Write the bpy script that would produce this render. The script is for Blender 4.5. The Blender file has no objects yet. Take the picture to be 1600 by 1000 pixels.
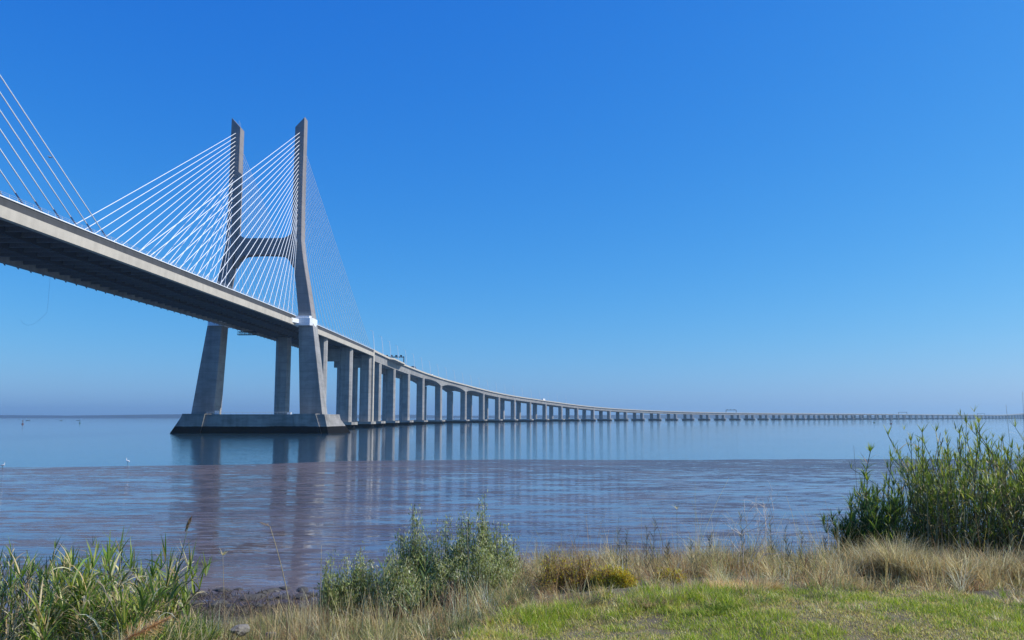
import bpy, math, random
import numpy as np
from mathutils import Vector, Matrix, noise as mn
C = bpy.context.scene.collection
sc = bpy.context.scene
random.seed(7); rng = np.random.default_rng(7)
R = math.radians
# ------------------------------------------------------------------ camera
EYE = 7.5
cam = bpy.data.cameras.new('camera'); co = bpy.data.objects.new('camera', cam); C.objects.link(co)
cam.sensor_width = 36.0; cam.lens = 1320/1600*36; cam.clip_start = 0.1; cam.clip_end = 60000
co.location = (0, 0, EYE); co.rotation_euler = (R(90+6.57), 0, 0); sc.camera = co
# ------------------------------------------------------------------ sky and sun
SUN_EL, SUN_AZ = 41.0, 89.0          # azimuth clockwise from the view direction (+Y)
SKYK = ((.70, 1.8), (.77, .95), (1.0, .40))
w = bpy.data.worlds.new('World'); sc.world = w; w.use_nodes = True
nt = w.node_tree; nt.nodes.clear()
o_ = nt.nodes.new('ShaderNodeOutputWorld'); b_ = nt.nodes.new('ShaderNodeBackground')
sky = nt.nodes.new('ShaderNodeTexSky'); sky.sky_type = 'NISHITA'; sky.sun_disc = False
sky.sun_elevation = R(SUN_EL); sky.sun_rotation = R(SUN_AZ)
sky.air_density = 1.0; sky.dust_density = 0.6; sky.ozone_density = 3.0; sky.altitude = 0
# clear, deep blue autumn air: each channel of the sky follows a = k*(c*S)**g
SKY_S = 0.115
sp = nt.nodes.new('ShaderNodeSeparateColor'); cb = nt.nodes.new('ShaderNodeCombineColor'); nt.links.new(sky.outputs[0], sp.inputs[0])
for ch, (k_, g_) in enumerate(SKYK):
    q1 = nt.nodes.new('ShaderNodeMath'); q1.operation = 'MULTIPLY'; q1.inputs[1].default_value = SKY_S; nt.links.new(sp.outputs[ch], q1.inputs[0])
    q2 = nt.nodes.new('ShaderNodeMath'); q2.operation = 'POWER'; q2.inputs[1].default_value = g_; nt.links.new(q1.outputs[0], q2.inputs[0])
    q3 = nt.nodes.new('ShaderNodeMath'); q3.operation = 'MULTIPLY'; q3.inputs[1].default_value = k_/SKY_S; nt.links.new(q2.outputs[0], q3.inputs[0])
    nt.links.new(q3.outputs[0], cb.inputs[ch])
nt.links.new(cb.outputs[0], b_.inputs['Color'])
b_.inputs['Strength'].default_value = SKY_S
nt.links.new(b_.outputs[0], o_.inputs['Surface'])
sl = bpy.data.lights.new('sun', 'SUN'); sl.energy = 5.0; sl.angle = R(0.55); sl.color = (1.0, 0.95, 0.87)
so = bpy.data.objects.new('sun', sl); C.objects.link(so)
sd = Vector((math.sin(R(SUN_AZ))*math.cos(R(SUN_EL)), math.cos(R(SUN_AZ))*math.cos(R(SUN_EL)), math.sin(R(SUN_EL))))
so.rotation_euler = sd.to_track_quat('Z', 'Y').to_euler(); so.location = (60, 0, 80)
sc.view_settings.view_transform = 'Standard'; sc.view_settings.look = 'None'
sc.view_settings.exposure = 0.0; sc.view_settings.gamma = 1.0
HAZE = 8.5e-5
sc.cycles.max_bounces = 6; sc.cycles.volume_bounces = 0; sc.cycles.transparent_max_bounces = 8

# ------------------------------------------------------------------ helpers
def tag(o, label=None, cat=None, group=None, kind=None):
    if label: o['label'] = label
    if cat: o['category'] = cat
    if group: o['group'] = group
    if kind: o['kind'] = kind
    return o
def empty(name, loc=(0, 0, 0)):
    o = bpy.data.objects.new(name, None); C.objects.link(o); o.location = loc; o.empty_display_size = .1
    return o
class MB:
    def __init__(s): s.v = []; s.f = []
    def add(s, vs, fs):
        n = len(s.v); s.v += [tuple(v) for v in vs]; s.f += [tuple(n+i for i in f) for f in fs]; return s
    def box(s, x0, x1, y0, y1, z0, z1):
        return s.add([(x0,y0,z0),(x1,y0,z0),(x1,y1,z0),(x0,y1,z0),(x0,y0,z1),(x1,y0,z1),(x1,y1,z1),(x0,y1,z1)],
                     [(0,3,2,1),(4,5,6,7),(0,1,5,4),(1,2,6,5),(2,3,7,6),(3,0,4,7)])
    def loft(s, rings, caps=True):
        n = len(rings[0]); vs = [p for r in rings for p in r]; fs = []
        for i in range(len(rings)-1):
            for j in range(n):
                k = (j+1) % n; fs.append((i*n+j, i*n+k, (i+1)*n+k, (i+1)*n+j))
        if caps: fs += [tuple(range(n-1, -1, -1)), tuple((len(rings)-1)*n+j for j in range(n))]
        return s.add(vs, fs)
    def tube(s, pts, rad, n=6):
        pts = [Vector(p) for p in pts]; rings = []
        for i, p in enumerate(pts):
            d = (pts[min(i+1, len(pts)-1)] - pts[max(i-1, 0)]).normalized()
            a = Vector((0, 0, 1)) if abs(d.z) < .95 else Vector((1, 0, 0))
            u = d.cross(a).normalized(); v = d.cross(u)
            r = rad[i] if isinstance(rad, (list, tuple)) else rad
            rings.append([p + (u*math.cos(2*math.pi*k/n) + v*math.sin(2*math.pi*k/n))*r for k in range(n)])
        return s.loft(rings)
    def build(s, name, mat, parent=None, smooth=False):
        me = bpy.data.meshes.new(name); me.from_pydata([tuple(v) for v in s.v], [], s.f); me.update()
        me.materials.append(mat)
        if smooth:
            me.polygons.foreach_set('use_smooth', [True]*len(me.polygons))
        o = bpy.data.objects.new(name, me); C.objects.link(o)
        if parent:
            o.parent = parent
            # meshes are written in world space; parents are empties with a plain offset
            M = Matrix.Identity(4); q = parent; loc = Vector((0, 0, 0))
            while q: loc += q.location; q = q.parent
            me.transform(Matrix.Translation(-loc))
        return o
# ------------------------------------------------------------------ materials
def mat(name):
    m = bpy.data.materials.new(name); m.use_nodes = True; t = m.node_tree
    return m, t, t.nodes['Principled BSDF']
def N(t, typ, **kw):
    n = t.nodes.new(typ)
    for k, v in kw.items():
        if k.startswith('i_'): n.inputs[k[2:].replace('_', ' ')].default_value = v
        else: setattr(n, k, v)
    return n
def ramp(t, fac, stops):
    r = t.nodes.new('ShaderNodeValToRGB'); e = r.color_ramp.elements
    while len(e) < len(stops): e.new(.5)
    for i, (p, c) in enumerate(stops): e[i].position = p; e[i].color = (*c, 1)
    t.links.new(fac, r.inputs[0]); return r.outputs[0]
def mix(t, a, b, fac, mode='MIX'):
    m = t.nodes.new('ShaderNodeMix'); m.data_type = 'RGBA'; m.blend_type = mode
    for sck, val in ((m.inputs[0], fac), (m.inputs[6], a), (m.inputs[7], b)):
        if hasattr(val, 'links'): t.links.new(val, sck)
        else: sck.default_value = val if not isinstance(val, tuple) else (*val, 1)
    return m.outputs[2]
def mathn(t, op, a, b=None, clamp=False):
    m = t.nodes.new('ShaderNodeMath'); m.operation = op; m.use_clamp = clamp
    for i, val in enumerate((a, b)):
        if val is None: continue
        if hasattr(val, 'links'): t.links.new(val, m.inputs[i])
        else: m.inputs[i].default_value = val
    return m.outputs[0]
def scaled_pos(t, sx, sy, sz):
    g = t.nodes.new('ShaderNodeNewGeometry'); mp = t.nodes.new('ShaderNodeMapping')
    mp.inputs['Scale'].default_value = (sx, sy, sz); t.links.new(g.outputs['Position'], mp.inputs[0]); return mp.outputs[0], g
def concrete(name, base, tide=None, streak=.5, dark=.55, scale=.35):
    m, t, p = mat(name)
    v, g = scaled_pos(t, scale, scale, scale*.12); n1 = N(t, 'ShaderNodeTexNoise', i_Scale=1.0, i_Detail=6.0, i_Roughness=.6); t.links.new(v, n1.inputs[0])
    v2, _ = scaled_pos(t, .12, .12, .3); n2 = N(t, 'ShaderNodeTexNoise', i_Scale=1.0, i_Detail=5.0, i_Roughness=.65); t.links.new(v2, n2.inputs[0])
    f = ramp(t, n1.outputs[0], [(.35, (1-streak*.55,)*3), (.62, (1, 1, 1))])
    f2 = ramp(t, n2.outputs[0], [(.35, (dark+.12,)*3), (.6, (1.04, 1.04, 1.04))])
    c = mix(t, base, f, 1.0, 'MULTIPLY'); c = mix(t, c, f2, 1.0, 'MULTIPLY')
    sx = t.nodes.new('ShaderNodeSeparateXYZ'); t.links.new(g.outputs['Position'], sx.inputs[0])
    # lift joints every 4 m
    fr = mathn(t, 'FRACT', mathn(t, 'DIVIDE', sx.outputs[2], 4.2)); jn = mathn(t, 'LESS_THAN', fr, .045)
    c = mix(t, c, (base[0]*.5, base[1]*.5, base[2]*.5), mathn(t, 'MULTIPLY', jn, .55))
    if tide is not None:
        nz = mathn(t, 'ADD', sx.outputs[2], mathn(t, 'MULTIPLY', n2.outputs[0], .8))
        k = mathn(t, 'LESS_THAN', nz, tide+.4)
        c = mix(t, c, (.008, .008, .008), k)
        t.links.new(mathn(t, 'ADD', .85, mathn(t, 'MULTIPLY', k, .1)), p.inputs['Roughness'])
        t.links.new(mathn(t, 'SUBTRACT', .4, mathn(t, 'MULTIPLY', k, .32)), p.inputs['Specular IOR Level'])
    else: p.inputs['Roughness'].default_value = .85
    t.links.new(c, p.inputs['Base Color'])
    bp = N(t, 'ShaderNodeBump', i_Strength=.25, i_Distance=.15); t.links.new(n1.outputs[0], bp.inputs['Height']); t.links.new(bp.outputs[0], p.inputs['Normal'])
    return m
def plain(name, c, rough=.6, metal=0, var=.15, scale=3.0):
    m, t, p = mat(name); v, _ = scaled_pos(t, scale, scale, scale)
    n = N(t, 'ShaderNodeTexNoise', i_Scale=1.0, i_Detail=4.0); t.links.new(v, n.inputs[0])
    f = ramp(t, n.outputs[0], [(.3, (1-var,)*3), (.7, (1+var,)*3)])
    t.links.new(mix(t, c, f, 1.0, 'MULTIPLY'), p.inputs['Base Color']); p.inputs['Roughness'].default_value = rough; p.inputs['Metallic'].default_value = metal
    return m
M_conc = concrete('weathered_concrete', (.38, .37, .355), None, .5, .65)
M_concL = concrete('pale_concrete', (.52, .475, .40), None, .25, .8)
M_tide = concrete('tidal_concrete', (.34, .33, .31), 3.3, .6, .5)
M_tidep = concrete('tidal_pier_concrete', (.40, .375, .34), 2.7, .4, .6)
M_pylon = concrete('pylon_concrete', (.33, .325, .315), None, .6, .65, .2)
M_pylonU = concrete('upper_pylon_concrete', (.27, .25, .245), None, .45, .8, .2)
M_grey = concrete('dark_grey_fascia', (.06, .063, .068), None, .6, .7, .5)  # upper deck edge band, much darker grey than the girder below it
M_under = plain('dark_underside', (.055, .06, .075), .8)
M_white = plain('white_steel', (.78, .80, .82), .45)
M_cable = plain('white_cable_sheath', (.86, .88, .88), .4, 0, .04)
M_blue = plain('dark_blue_pipe', (.05, .09, .2), .5)
M_dark = plain('dark_steel', (.05, .055, .065), .5)
M_galv = plain('galvanised_steel', (.55, .58, .60), .45, .3)
M_asph = plain('asphalt', (.05, .05, .052), .9)
M_rubber = plain('rubber', (.02, .02, .02), .8)
M_glass = plain('dark_glass', (.02, .025, .03), .1)

# ------------------------------------------------------------------ line of the bridge
PTS = [(-122.3, -150), (-114.4, 115), (-108.8, 300), (-105.5, 411), (-103.4, 515), (-102.3, 616.0), (-102.6, 664.0), (-102.2, 742.6), (-99.0, 821.1), (-93.1, 899.5), (-82.1, 993.8), (-60.2, 1122.0), (-39.5, 1214.7), (-18.4, 1290.4), (5.5, 1365.3), (32.3, 1439.2), (61.7, 1512.1), (93.9, 1583.8), (128.9, 1654.1), (166.9, 1723.0), (207.5, 1790.2), (250.9, 1855.8), (296.7, 1919.6), (345.1, 1981.6), (395.6, 2041.9), (447.2, 2101.1), (500.1, 2159.3), (554.1, 2216.4), (608.5, 2273.1), (663.0, 2329.8), (717.6, 2386.3), (772.2, 2442.8), (826.4, 2499.7), (880.3, 2556.9), (933.8, 2614.5), (986.9, 2672.5), (1039.4, 2731.0), (1091.4, 2789.9), (1143.1, 2849.2), (1194.8, 2908.4), (1246.5, 2967.5), (1298.4, 3026.5), (1350.3, 3085.6), (1402.2, 3144.6), (1454.1, 3203.7), (1505.9, 3262.7), (1557.7, 3321.9), (1609.4, 3381.1), (1661.1, 3440.3), (1712.7, 3499.6), (1764.3, 3558.8), (1815.9, 3618.1), (1867.5, 3677.4)]
K0 = 5                                    # PTS index of pier 0 (the expansion joint pier)
NP = 78                                   # piers 0..NP
while len(PTS) < K0+NP+3:
    PTS.append((PTS[-1][0]+51.6, PTS[-1][1]+59.3))
P_ = np.array(PTS, float)
S_ = np.concatenate([[0], np.cumsum(np.hypot(*np.diff(P_, axis=0).T))])
Tg = np.gradient(P_, S_, axis=0)
def pos(s):
    i = min(max(np.searchsorted(S_, s)-1, 0), len(S_)-2); h = S_[i+1]-S_[i]; t = (s-S_[i])/h
    a = (2*t**3-3*t**2+1)*P_[i] + (t**3-2*t**2+t)*h*Tg[i] + (-2*t**3+3*t**2)*P_[i+1] + (t**3-t**2)*h*Tg[i+1]
    return a
def head(s):
    d = pos(s+2)-pos(s-2); d /= np.hypot(*d); return d
def pt(s, o, z):
    p = pos(s); d = head(s); return (p[0]+d[1]*o, p[1]-d[0]*o, z)
sk = lambda k: float(np.interp(k+K0, np.arange(len(S_)), S_))     # station of pier k
ZT = [(-5, 55.0), (-4, 55.3), (-3, 56.2), (-2, 56.6), (0, 56.6), (2, 56.9), (3, 56.2), (4, 55.0), (5, 53.2), (6, 50.2), (7, 47.0), (8, 44.0), (9, 41.6), (10, 39.4), (11, 37.2), (12, 34.2), (13, 31.4), (14, 28.8), (15, 26.8), (16, 25.2), (17, 23.8), (18, 22.6), (20, 20.9), (22, 19.9), (25, 19.5), (60, 19.5), (64, 21.5), (68, 27), (72, 33), (78, 36), (90, 36)]
def top(s):
    k = np.interp(s, S_, np.arange(len(S_)))-K0
    return float(np.mean([np.interp(k+q, *zip(*ZT)) for q in (-.7, -.35, 0, .35, .7)]))
S_END = sk(0); S_TOW = S_[3]
def sweep(s0, s1, sec, step=12.0):
    n = max(2, int(abs(s1-s0)/step)+1); m = MB(); rings = []
    for s in np.linspace(s0, s1, n):
        rings.append([pt(s, o, top(s)+dz) for o, dz in sec(s)])
    return m.loft(rings)
# ================================================================== THE BRIDGE
S0 = 0.0
bx0, by0 = pos(S_TOW)
bridge = empty('cable_stayed_bridge', (bx0-16, by0, 0))
tag(bridge, 'long grey concrete bridge with an H-shaped pylon and white stay cables crossing the water', 'bridge')
E0 = 1.5                                   # outer edge of the deck
WD = 36.0
# -- the suspended deck
deck = sweep(S0, S_END, lambda s: [(E0-.8, -1.25), (E0-WD+.8, -1.25), (E0-WD+.8, -1.75), (E0-.8, -1.75)]).build('deck', M_asph, bridge)
rc = lambda a, b, c, d: [(a, c), (b, c), (b, d), (a, d)]
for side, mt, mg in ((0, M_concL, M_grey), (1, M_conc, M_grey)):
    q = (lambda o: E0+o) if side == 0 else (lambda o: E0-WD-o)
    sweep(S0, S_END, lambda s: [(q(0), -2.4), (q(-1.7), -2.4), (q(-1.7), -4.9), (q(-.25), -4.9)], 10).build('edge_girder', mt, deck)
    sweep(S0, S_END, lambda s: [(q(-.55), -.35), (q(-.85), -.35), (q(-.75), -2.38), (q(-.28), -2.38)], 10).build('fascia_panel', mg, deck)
    sweep(S0, S_END, lambda s: [(q(-.3), -.32), (q(-.3), -.05), (q(-1.1), -.05), (q(-1.1), -.32)], 10).build('coping', M_white, deck)
    # a light handrail on the coping
    r = MB()
    ss = np.arange(S0+150, S_END, 3.0)
    for s in ss:
        a = pt(s, q(-.5), top(s)-.05); b = pt(s, q(-.5), top(s)+.85); r.tube([a, b], .045, 4)
    for dz in (.45, .85):
        r.tube([pt(s, q(-.5), top(s)+dz) for s in np.arange(S0+150, S_END, 12)], .04, 4)
    r.build('handrail', M_galv, deck)
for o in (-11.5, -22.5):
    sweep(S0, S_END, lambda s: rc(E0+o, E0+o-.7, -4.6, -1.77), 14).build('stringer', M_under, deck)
s = S0+300
M_beam = plain('cross_beam_steel', (.20, .21, .23), .7)
s = S0+236.0
while s < S_END-3:
    m = MB(); d = head(s); zt = top(s)
    rg = []
    for u in (-.22, .22):
        rg.append([pt(s+u, E0-1.72, zt-2.0), pt(s+u, E0-WD+1.72, zt-2.0), pt(s+u, E0-WD+1.72, zt-3.9), pt(s+u, E0-1.72, zt-3.9)])
    m.loft(rg)
    # brackets showing past the far girder
    c = [pt(s+u, o, zt+z) for u in (-.3, .3) for o, z in ((E0-WD+.25, -5.3), (E0-WD-.9, -3.6), (E0-WD-.9, -2.6), (E0-WD+.02, -2.6))]
    m.loft([c[:4], c[4:]])
    m.build('cross_beam', M_beam, deck)
    s += 6.3
# -- pylon
PX = Vector((pt(S_TOW, E0-WD/2, 0))); hd = Vector((*head(S_TOW), 0)); rt = Vector((hd.y, -hd.x, 0))
def T(l, a, z): v = PX + rt*l + hd*a; return (v.x, v.y, z)
pylon = MB()
CH = .2
def legring(c, wdt, dep, z, ch=CH):
    h, d = wdt/2, dep/2
    return [T(c+x, y, z) for x, y in ((-h+ch, -d), (h-ch, -d), (h, -d+ch), (h, d-ch), (h-ch, d), (-h+ch, d), (-h, d-ch), (-h, -d+ch))]
LEG = [  # z, centre offset, width, depth
    (8.9, 26.2, 11.0, 10.0), (30, 24.3, 9.2, 9.2), (50, 22.4, 7.4, 8.6), (58, 21.6, 6.5, 8.3), (72, 19.5, 5.7, 7.7), (82, 17.8, 5.3, 7.3), (89, 16.8, 5.1, 7.0), (94, 16.3, 4.9, 6.8), (110, 16.1, 4.8, 6.4), (148.5, 16.1, 4.7, 5.7)]
M_under2 = M_pylon
pl_root = None
def wedge_top(sg):
    z0 = LEG[-1][0]; r0 = legring(sg*16.1, 4.7, 5.7, z0)
    m = MB()
    xs = [(Vector(v)-PX).dot(rt)*1 for v in r0]
    lo, hi = 16.1-2.35, 16.1+2.35
    r1 = [(v[0], v[1], z0 + 3.0 + 5.2*((sg*x)-lo)/(hi-lo)) for v, x in zip(r0, xs)]
    return m, r0, r1
crossb = MB(); rg = []
for i in range(17):
    u = -1+2*i/16; l = u*14.4
    fl = max(0, abs(u)-.55)/.45; zt = 95.0+.2+3.2*fl**2.2; zb = 87.0-1.0*abs(u)**2-5.2*fl**2.6
    rg.append([T(l, -2.6, zb), T(l, -2.6, zt), T(l, 2.6, zt), T(l, 2.6, zb)])
crossb.loft(rg)
pyl = crossb.build('pylon', M_pylonU, bridge)
for sg in (-1, 1):
    m = MB(); rings = [legring(sg*c, wd, dp, z) for z, c, wd, dp in LEG[:4]]; m.loft(rings); lg = m.build('leg', M_pylon, pyl)
    m = MB(); rings = [legring(sg*c, wd, dp, z) for z, c, wd, dp in LEG[3:]]
    _, r0, r1 = wedge_top(sg); rings.append(r1); m.loft(rings); m.build('upper_shaft', M_pylonU, lg)
    # white damper housing where the leg passes the deck
    m = MB()
    for a0, a1 in ((-6.2, 6.2),):
        pr = [(16.6, a0), (24.6, a0+.3), (25.6, a0+1.6), (25.9, 0), (25.6, a1-1.6), (24.6, a1-.3), (16.6, a1)]
        m.loft([[T(sg*x, y, z) for x, y in pr] for z in (51.6, 55.2)])
        pr = [(16.6, a0+.6), (24.1, a0+.9), (25.0, a0+2), (25.0, a1-2), (24.1, a1-.9), (16.6, a1-.6)]
        m.loft([[T(sg*x, y, z) for x, y in pr] for z in (55.2, 56.3)])
    m.loft([[T(sg*x, y, z) for x, y in ((16.3, -15), (17.0, -15), (19.4, -6.2), (16.3, -6.2))] for z in (52.6, 54.6)])
    m.build('damper_housing', M_white, pyl)
for l, a, h_ in ((-19.6, -4, 1.8), (16, -6, 1.0)): # equipment cabinets standing on the footing
    c = T(l, a, 0); MB().box(c[0]-.9, c[0]+.9, c[1]-.7, c[1]+.7, 8.9, 8.9+h_).build('equipment_cabinet', M_white, pyl)
# footing: boat shaped with sloping ends
def cap_ring(xl, xr, xtl, xtr, d, z):
    return [T(xtl, 0, z), T(xl, -d, z), T(xr, -d, z), T(xtr, 0, z), T(xr, d, z), T(xl, d, z)]
m = MB(); lo_ = cap_ring(-37.0, 37.3, -41.7, 44.5, 15.6, 0); up_ = cap_ring(-31.2, 35.2, -33.0, 37.4, 15.5, 8.9)
m.loft([cap_ring(-38.0, 38.0, -45.0, 47.5, 15.6, -4), lo_, ]); n0 = len(m.v); m.add(lo_+up_, [(1, 2, 8, 7), (4, 5, 11, 10), (2, 3, 9), (2, 9, 8), (3, 4, 9), (4, 10, 9), (0, 1, 6), (1, 7, 6), (5, 0, 6), (5, 6, 11), (6, 7, 8, 9, 10, 11)])
ft = m.build('footing', M_tide, pyl)
for sg in (-1, 1):   # plinth bulge round the leg foot
    m = MB(); m.loft([[T(sg*c+x, y, z) for x, y in ((-wd, -16.3), (wd, -16.3), (wd, -8), (-wd, -8))] for z, c, wd in ((-2, 28.9, 6.0), (9.15, 25.9, 5.3))])
    m.build('plinth', M_tide, ft)
m = MB()
for i in range(0, 26):
    l = -31+i*2.75
    if abs(abs(l)-26.4) < 6: continue
    m.tube([T(l, -14.9, 8.9), T(l, -14.9, 9.9)], .05, 4)
m.tube([T(-31, -14.9, 9.9), T(-30.2, -14.9, 9.9)], .05, 4); m.tube([T(-20.5, -14.9, 9.85), T(20.5, -14.9, 9.85)], .05, 4)
m.build('footing_rail', M_galv, ft)
m = MB(); m.tube([T(-15.6, 0, 152), T(-15.6, 0, 156.2)], .07, 5); m.tube([T(-15.2, 1, 152), T(-15.2, 1, 155.4)], .05, 5); m.build('mast', M_galv, pyl)
# -- cables: 23 a side in two planes, and the near plane hung from the pylon out of frame
NC = 23
def cable(a, b, rad, pipe=True, mt=M_cable):
    a = Vector(a); b = Vector(b); L = (b-a).length; n = 10; sag = L*L/420000.0*4
    pts = [a.lerp(b, i/n) - Vector((0, 0, sag*4*(i/n)*(1-i/n))) for i in range(n+1)]
    o = MB().tube(pts, rad, 6).build('stay_cable', mt, bridge, True)
    if pipe:
        k = 4.2/L; MB().tube([a-(b-a).normalized()*.4, a.lerp(b, k)], rad*1.35, 6).build('anchor_pipe', M_blue if pipe == 2 else M_white, o)
    return o
for sg in (1, -1):
    for dirn in (-1, 1):
        for i in range(NC):
            s = S_TOW + dirn*(10.5+i*(7.1 if dirn < 0 else 8.45))
            lo = E0-.9 if sg == 1 else E0-WD+.9
            a = pt(s, lo, top(s)-.2)
            z = 103.5 + i*2.08
            b = T(sg*16.1, dirn*1.7, z) if dirn < 0 else T(sg*16.1, dirn*2.3, z-4)
            cable(a, b, .135 if dirn < 0 else .10, 1 if dirn < 0 else 0)
S_T2 = S_[1] - 62.0
q2 = pos(S_T2)
for i in range(8):
    s = float(np.interp(227-i*7.6, P_[:4, 1], S_[:4]))
    a = pt(s, E0-.9, top(s)-.2); h2 = head(S_T2)
    b = (q2[0]+h2[1]*(-.2), q2[1]-h2[0]*(-.2), 103.5+(22-i)*2.08)
    cable(a, b, .14, 2)
# -- viaduct deck: two box girders side by side
def dep(s):
    k = float(np.interp(s, S_, np.arange(len(S_)))-K0)
    f = k-math.floor(k); kk = int(math.floor(k)); base = 6.4 if k < 22 else max(4.4, 6.4-(k-22)*.12)
    if k < 3: base = 7.2
    def hump(x): return (2*abs(x-.5))**2.6
    if kk in (4, 5, 6) or kk in (70, 71, 72):
        h = 9.6 if kk in (4, 5, 6) else 9
        e0 = base if kk == 4 and f < .5 else h; e1 = base if kk == 6 and f > .5 else h
        e = e0 if f < .5 else e1
        return 5.3*(1-hump(f)) + e*hump(f)
    return base
vd = sweep(S_END, sk(NP), lambda s: [(E0-.1, -.95), (E0-31, -.95), (E0-31, -1.5), (E0-.1, -1.5)], 15)
vdeck = vd.build('viaduct_deck', M_asph, bridge)
for q in ((lambda o: E0+o), (lambda o: E0-31.1-o)):
    sweep(S_END, sk(NP), lambda s: [(q(0), 0), (q(-.4), 0), (q(-.45), -1.5), (q(.05), -1.5)], 15).build('parapet', M_concL, vdeck)
for o in (0, -20.2):
    sweep(S_END, sk(NP), lambda s: [(E0+o-.35, -1.52), (E0+o-10.6, -1.52), (E0+o-10.0, -2.0), (E0+o-8.9, -dep(s)), (E0+o-2.3, -dep(s)), (E0+o-1.3, -2.0)], 6.5).build('box_girder', M_conc, vdeck)
# lay-by platform
sa, sb = sk(1)+30, sk(2)+28
def lay(s):
    e = min(1, min(s-sa, sb-s)/6.0)*3.4
    return [(E0-.3, -.5), (E0+.1+e, -.5), (E0+.1+e, -1.7), (E0-.3, -2.3)]
sweep(sa, sb, lay, 4).build('lay_by', M_concL, vdeck)
# -- piers
def colring(s, oc, w, d, ch, z):
    p = pos(s); h = head(s); r = (h[1], -h[0]); out = []
    for x, y in ((-w/2+ch, -d/2), (w/2-ch, -d/2), (w/2, -d/2+ch), (w/2, d/2-ch), (w/2-ch, d/2), (-w/2+ch, d/2), (-w/2, d/2-ch), (-w/2, -d/2+ch)):
        out.append((p[0]+r[0]*(oc+x)+h[0]*y, p[1]+r[1]*(oc+x)+h[1]*y, z))
    return out
def pier(s, kind, k=0):
    zt = top(s); under = dep(s) if kind == 'v' else 4.9
    w_, d_ = (8.0, 5.0) if k < 8 else (7.6, 5.0)
    ztop = zt-under+.25 if kind == 'v' else zt-4.2
    cols = (-w_/2-.1, -22.6 if kind == 'v' else (-24.8 if s < S_END-20 else -20.8))
    m = MB(); m.loft([colring(s, -13.9, 34.5, 11.5, 2.0, z) for z in (2.75, 4.5)]); m.loft([colring(s, -13.9, 32.0, 9.0, 2.0, z) for z in (-3, 2.75)])
    cap_ = m.build('pier', M_tidep, bridge)
    for oc in cols:
        m = MB()
        if kind == 'v':
            m.loft([colring(s, oc, w_, d_, 1.3, 4.5), colring(s, oc, w_, d_, 1.3, ztop-3), colring(s, oc, w_, d_, 1.3, ztop)])
        else:
            m.loft([colring(s, oc, w_, d_, 1.3, 4.5), colring(s, oc, w_, d_, 1.3, ztop)])
        m.build('column', M_conc, cap_)
    if kind != 'v' :
        m = MB(); m.loft([colring(s, -15.6, 23, 3.2, .3, ztop-9), colring(s, -15.6, 23, 3.2, .3, ztop-1.2)])
        if s > S_TOW+100: m.build('tie_beam', M_conc, cap_)
    return cap_
pier(S_TOW+64, 'c'); pier(S_TOW+134, 'c')
c0 = pier(S_END-1, 'c')
m = MB(); m.loft([colring(S_END+1.5, .75, 1.3, 4.6, .15, z) for z in (-1, top(S_END)+.35)]); m.build('pilaster', M_concL, c0)
for k in range(1, NP): pier(sk(k), 'v', k)

# ================================================================== THINGS ON AND UNDER THE BRIDGE
def gantry(s, o0, o1, hh, label, signs=4, both=False, th=.9):
    b = pt(s, o0, top(s)-1); g = empty('sign_gantry', b); tag(g, label, 'sign gantry', 'sign gantries over the roadway')
    z0 = top(s)-1; z1 = top(s)+hh
    MB().tube([pt(s, o0, z0), pt(s, o0, z1)], th*.55, 6).build('post', M_dark, g)
    if both: MB().tube([pt(s, o1, z0), pt(s, o1, z1)], th*.55, 6).build('post', M_dark, g)
    m = MB()
    for dz in (-.9, 0):
        m.tube([pt(s, o0, z1+dz), pt(s, o1, z1+dz)], th*.22, 5)
    n = 12
    for i in range(n):
        a = o0+(o1-o0)*i/n; c = o0+(o1-o0)*(i+1)/n; m.tube([pt(s, a, z1-(.9 if i % 2 else 0)), pt(s, c, z1-(0 if i % 2 else .9))], th*.14, 4)
    m.build('beam', M_dark, g)
    for i in range(signs):
        o = o0+(o1-o0)*(i+.6)/signs; m = MB(); p0 = pt(s-.5, o-.9, 0); p1 = pt(s+.1, o+.9, 0)
        m.box(p0[0], p1[0], min(p0[1], p1[1])-.2, max(p0[1], p1[1])+.2, z1-.3, z1+1.4); m.build('lane_signal', M_dark, g)
gantry(sk(2)+40, .6, -17, 7.0, 'dark one-armed road sign gantry on the bridge just past the last stay cables')
gantry(sk(22)+60, .6, -29.5, 7.5, 'small dark road sign gantry on the far low stretch of the bridge', 3, True, 1.3)
gantry(sk(40)+30, .6, -29.5, 8.0, 'tiny distant road sign gantry on the bridge above the right-hand reeds', 0, True, 1.6)
gantry(sk(56)+30, .6, -29.5, 8.0, 'farthest tiny road sign gantry on the bridge, behind the tall reed tops', 0, True, 1.8)
for i in range(24):
    s = S_END + 3 + i*44; zt = top(s); o = E0-.35
    L = empty('lamp_post', pt(s, o, zt-.1))
    tag(L, 'slim white lamp post leaning over the bridge roadway beyond the cables', 'lamp post', 'white lamp posts along the bridge parapet')
    h = 14.0
    MB().tube([pt(s, o, zt-.1), pt(s, o-.5, zt+h*.5), pt(s, o-1.4, zt+h)], [.22, .18, .13], 6).build('pole', M_white, L)
    m = MB(); a = pt(s, o-1.4, zt+h); c = pt(s, o-3.2, zt+h+.35); m.tube([a, c], [.09, .14], 5); m.build('lamp_head', M_white, L)
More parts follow.
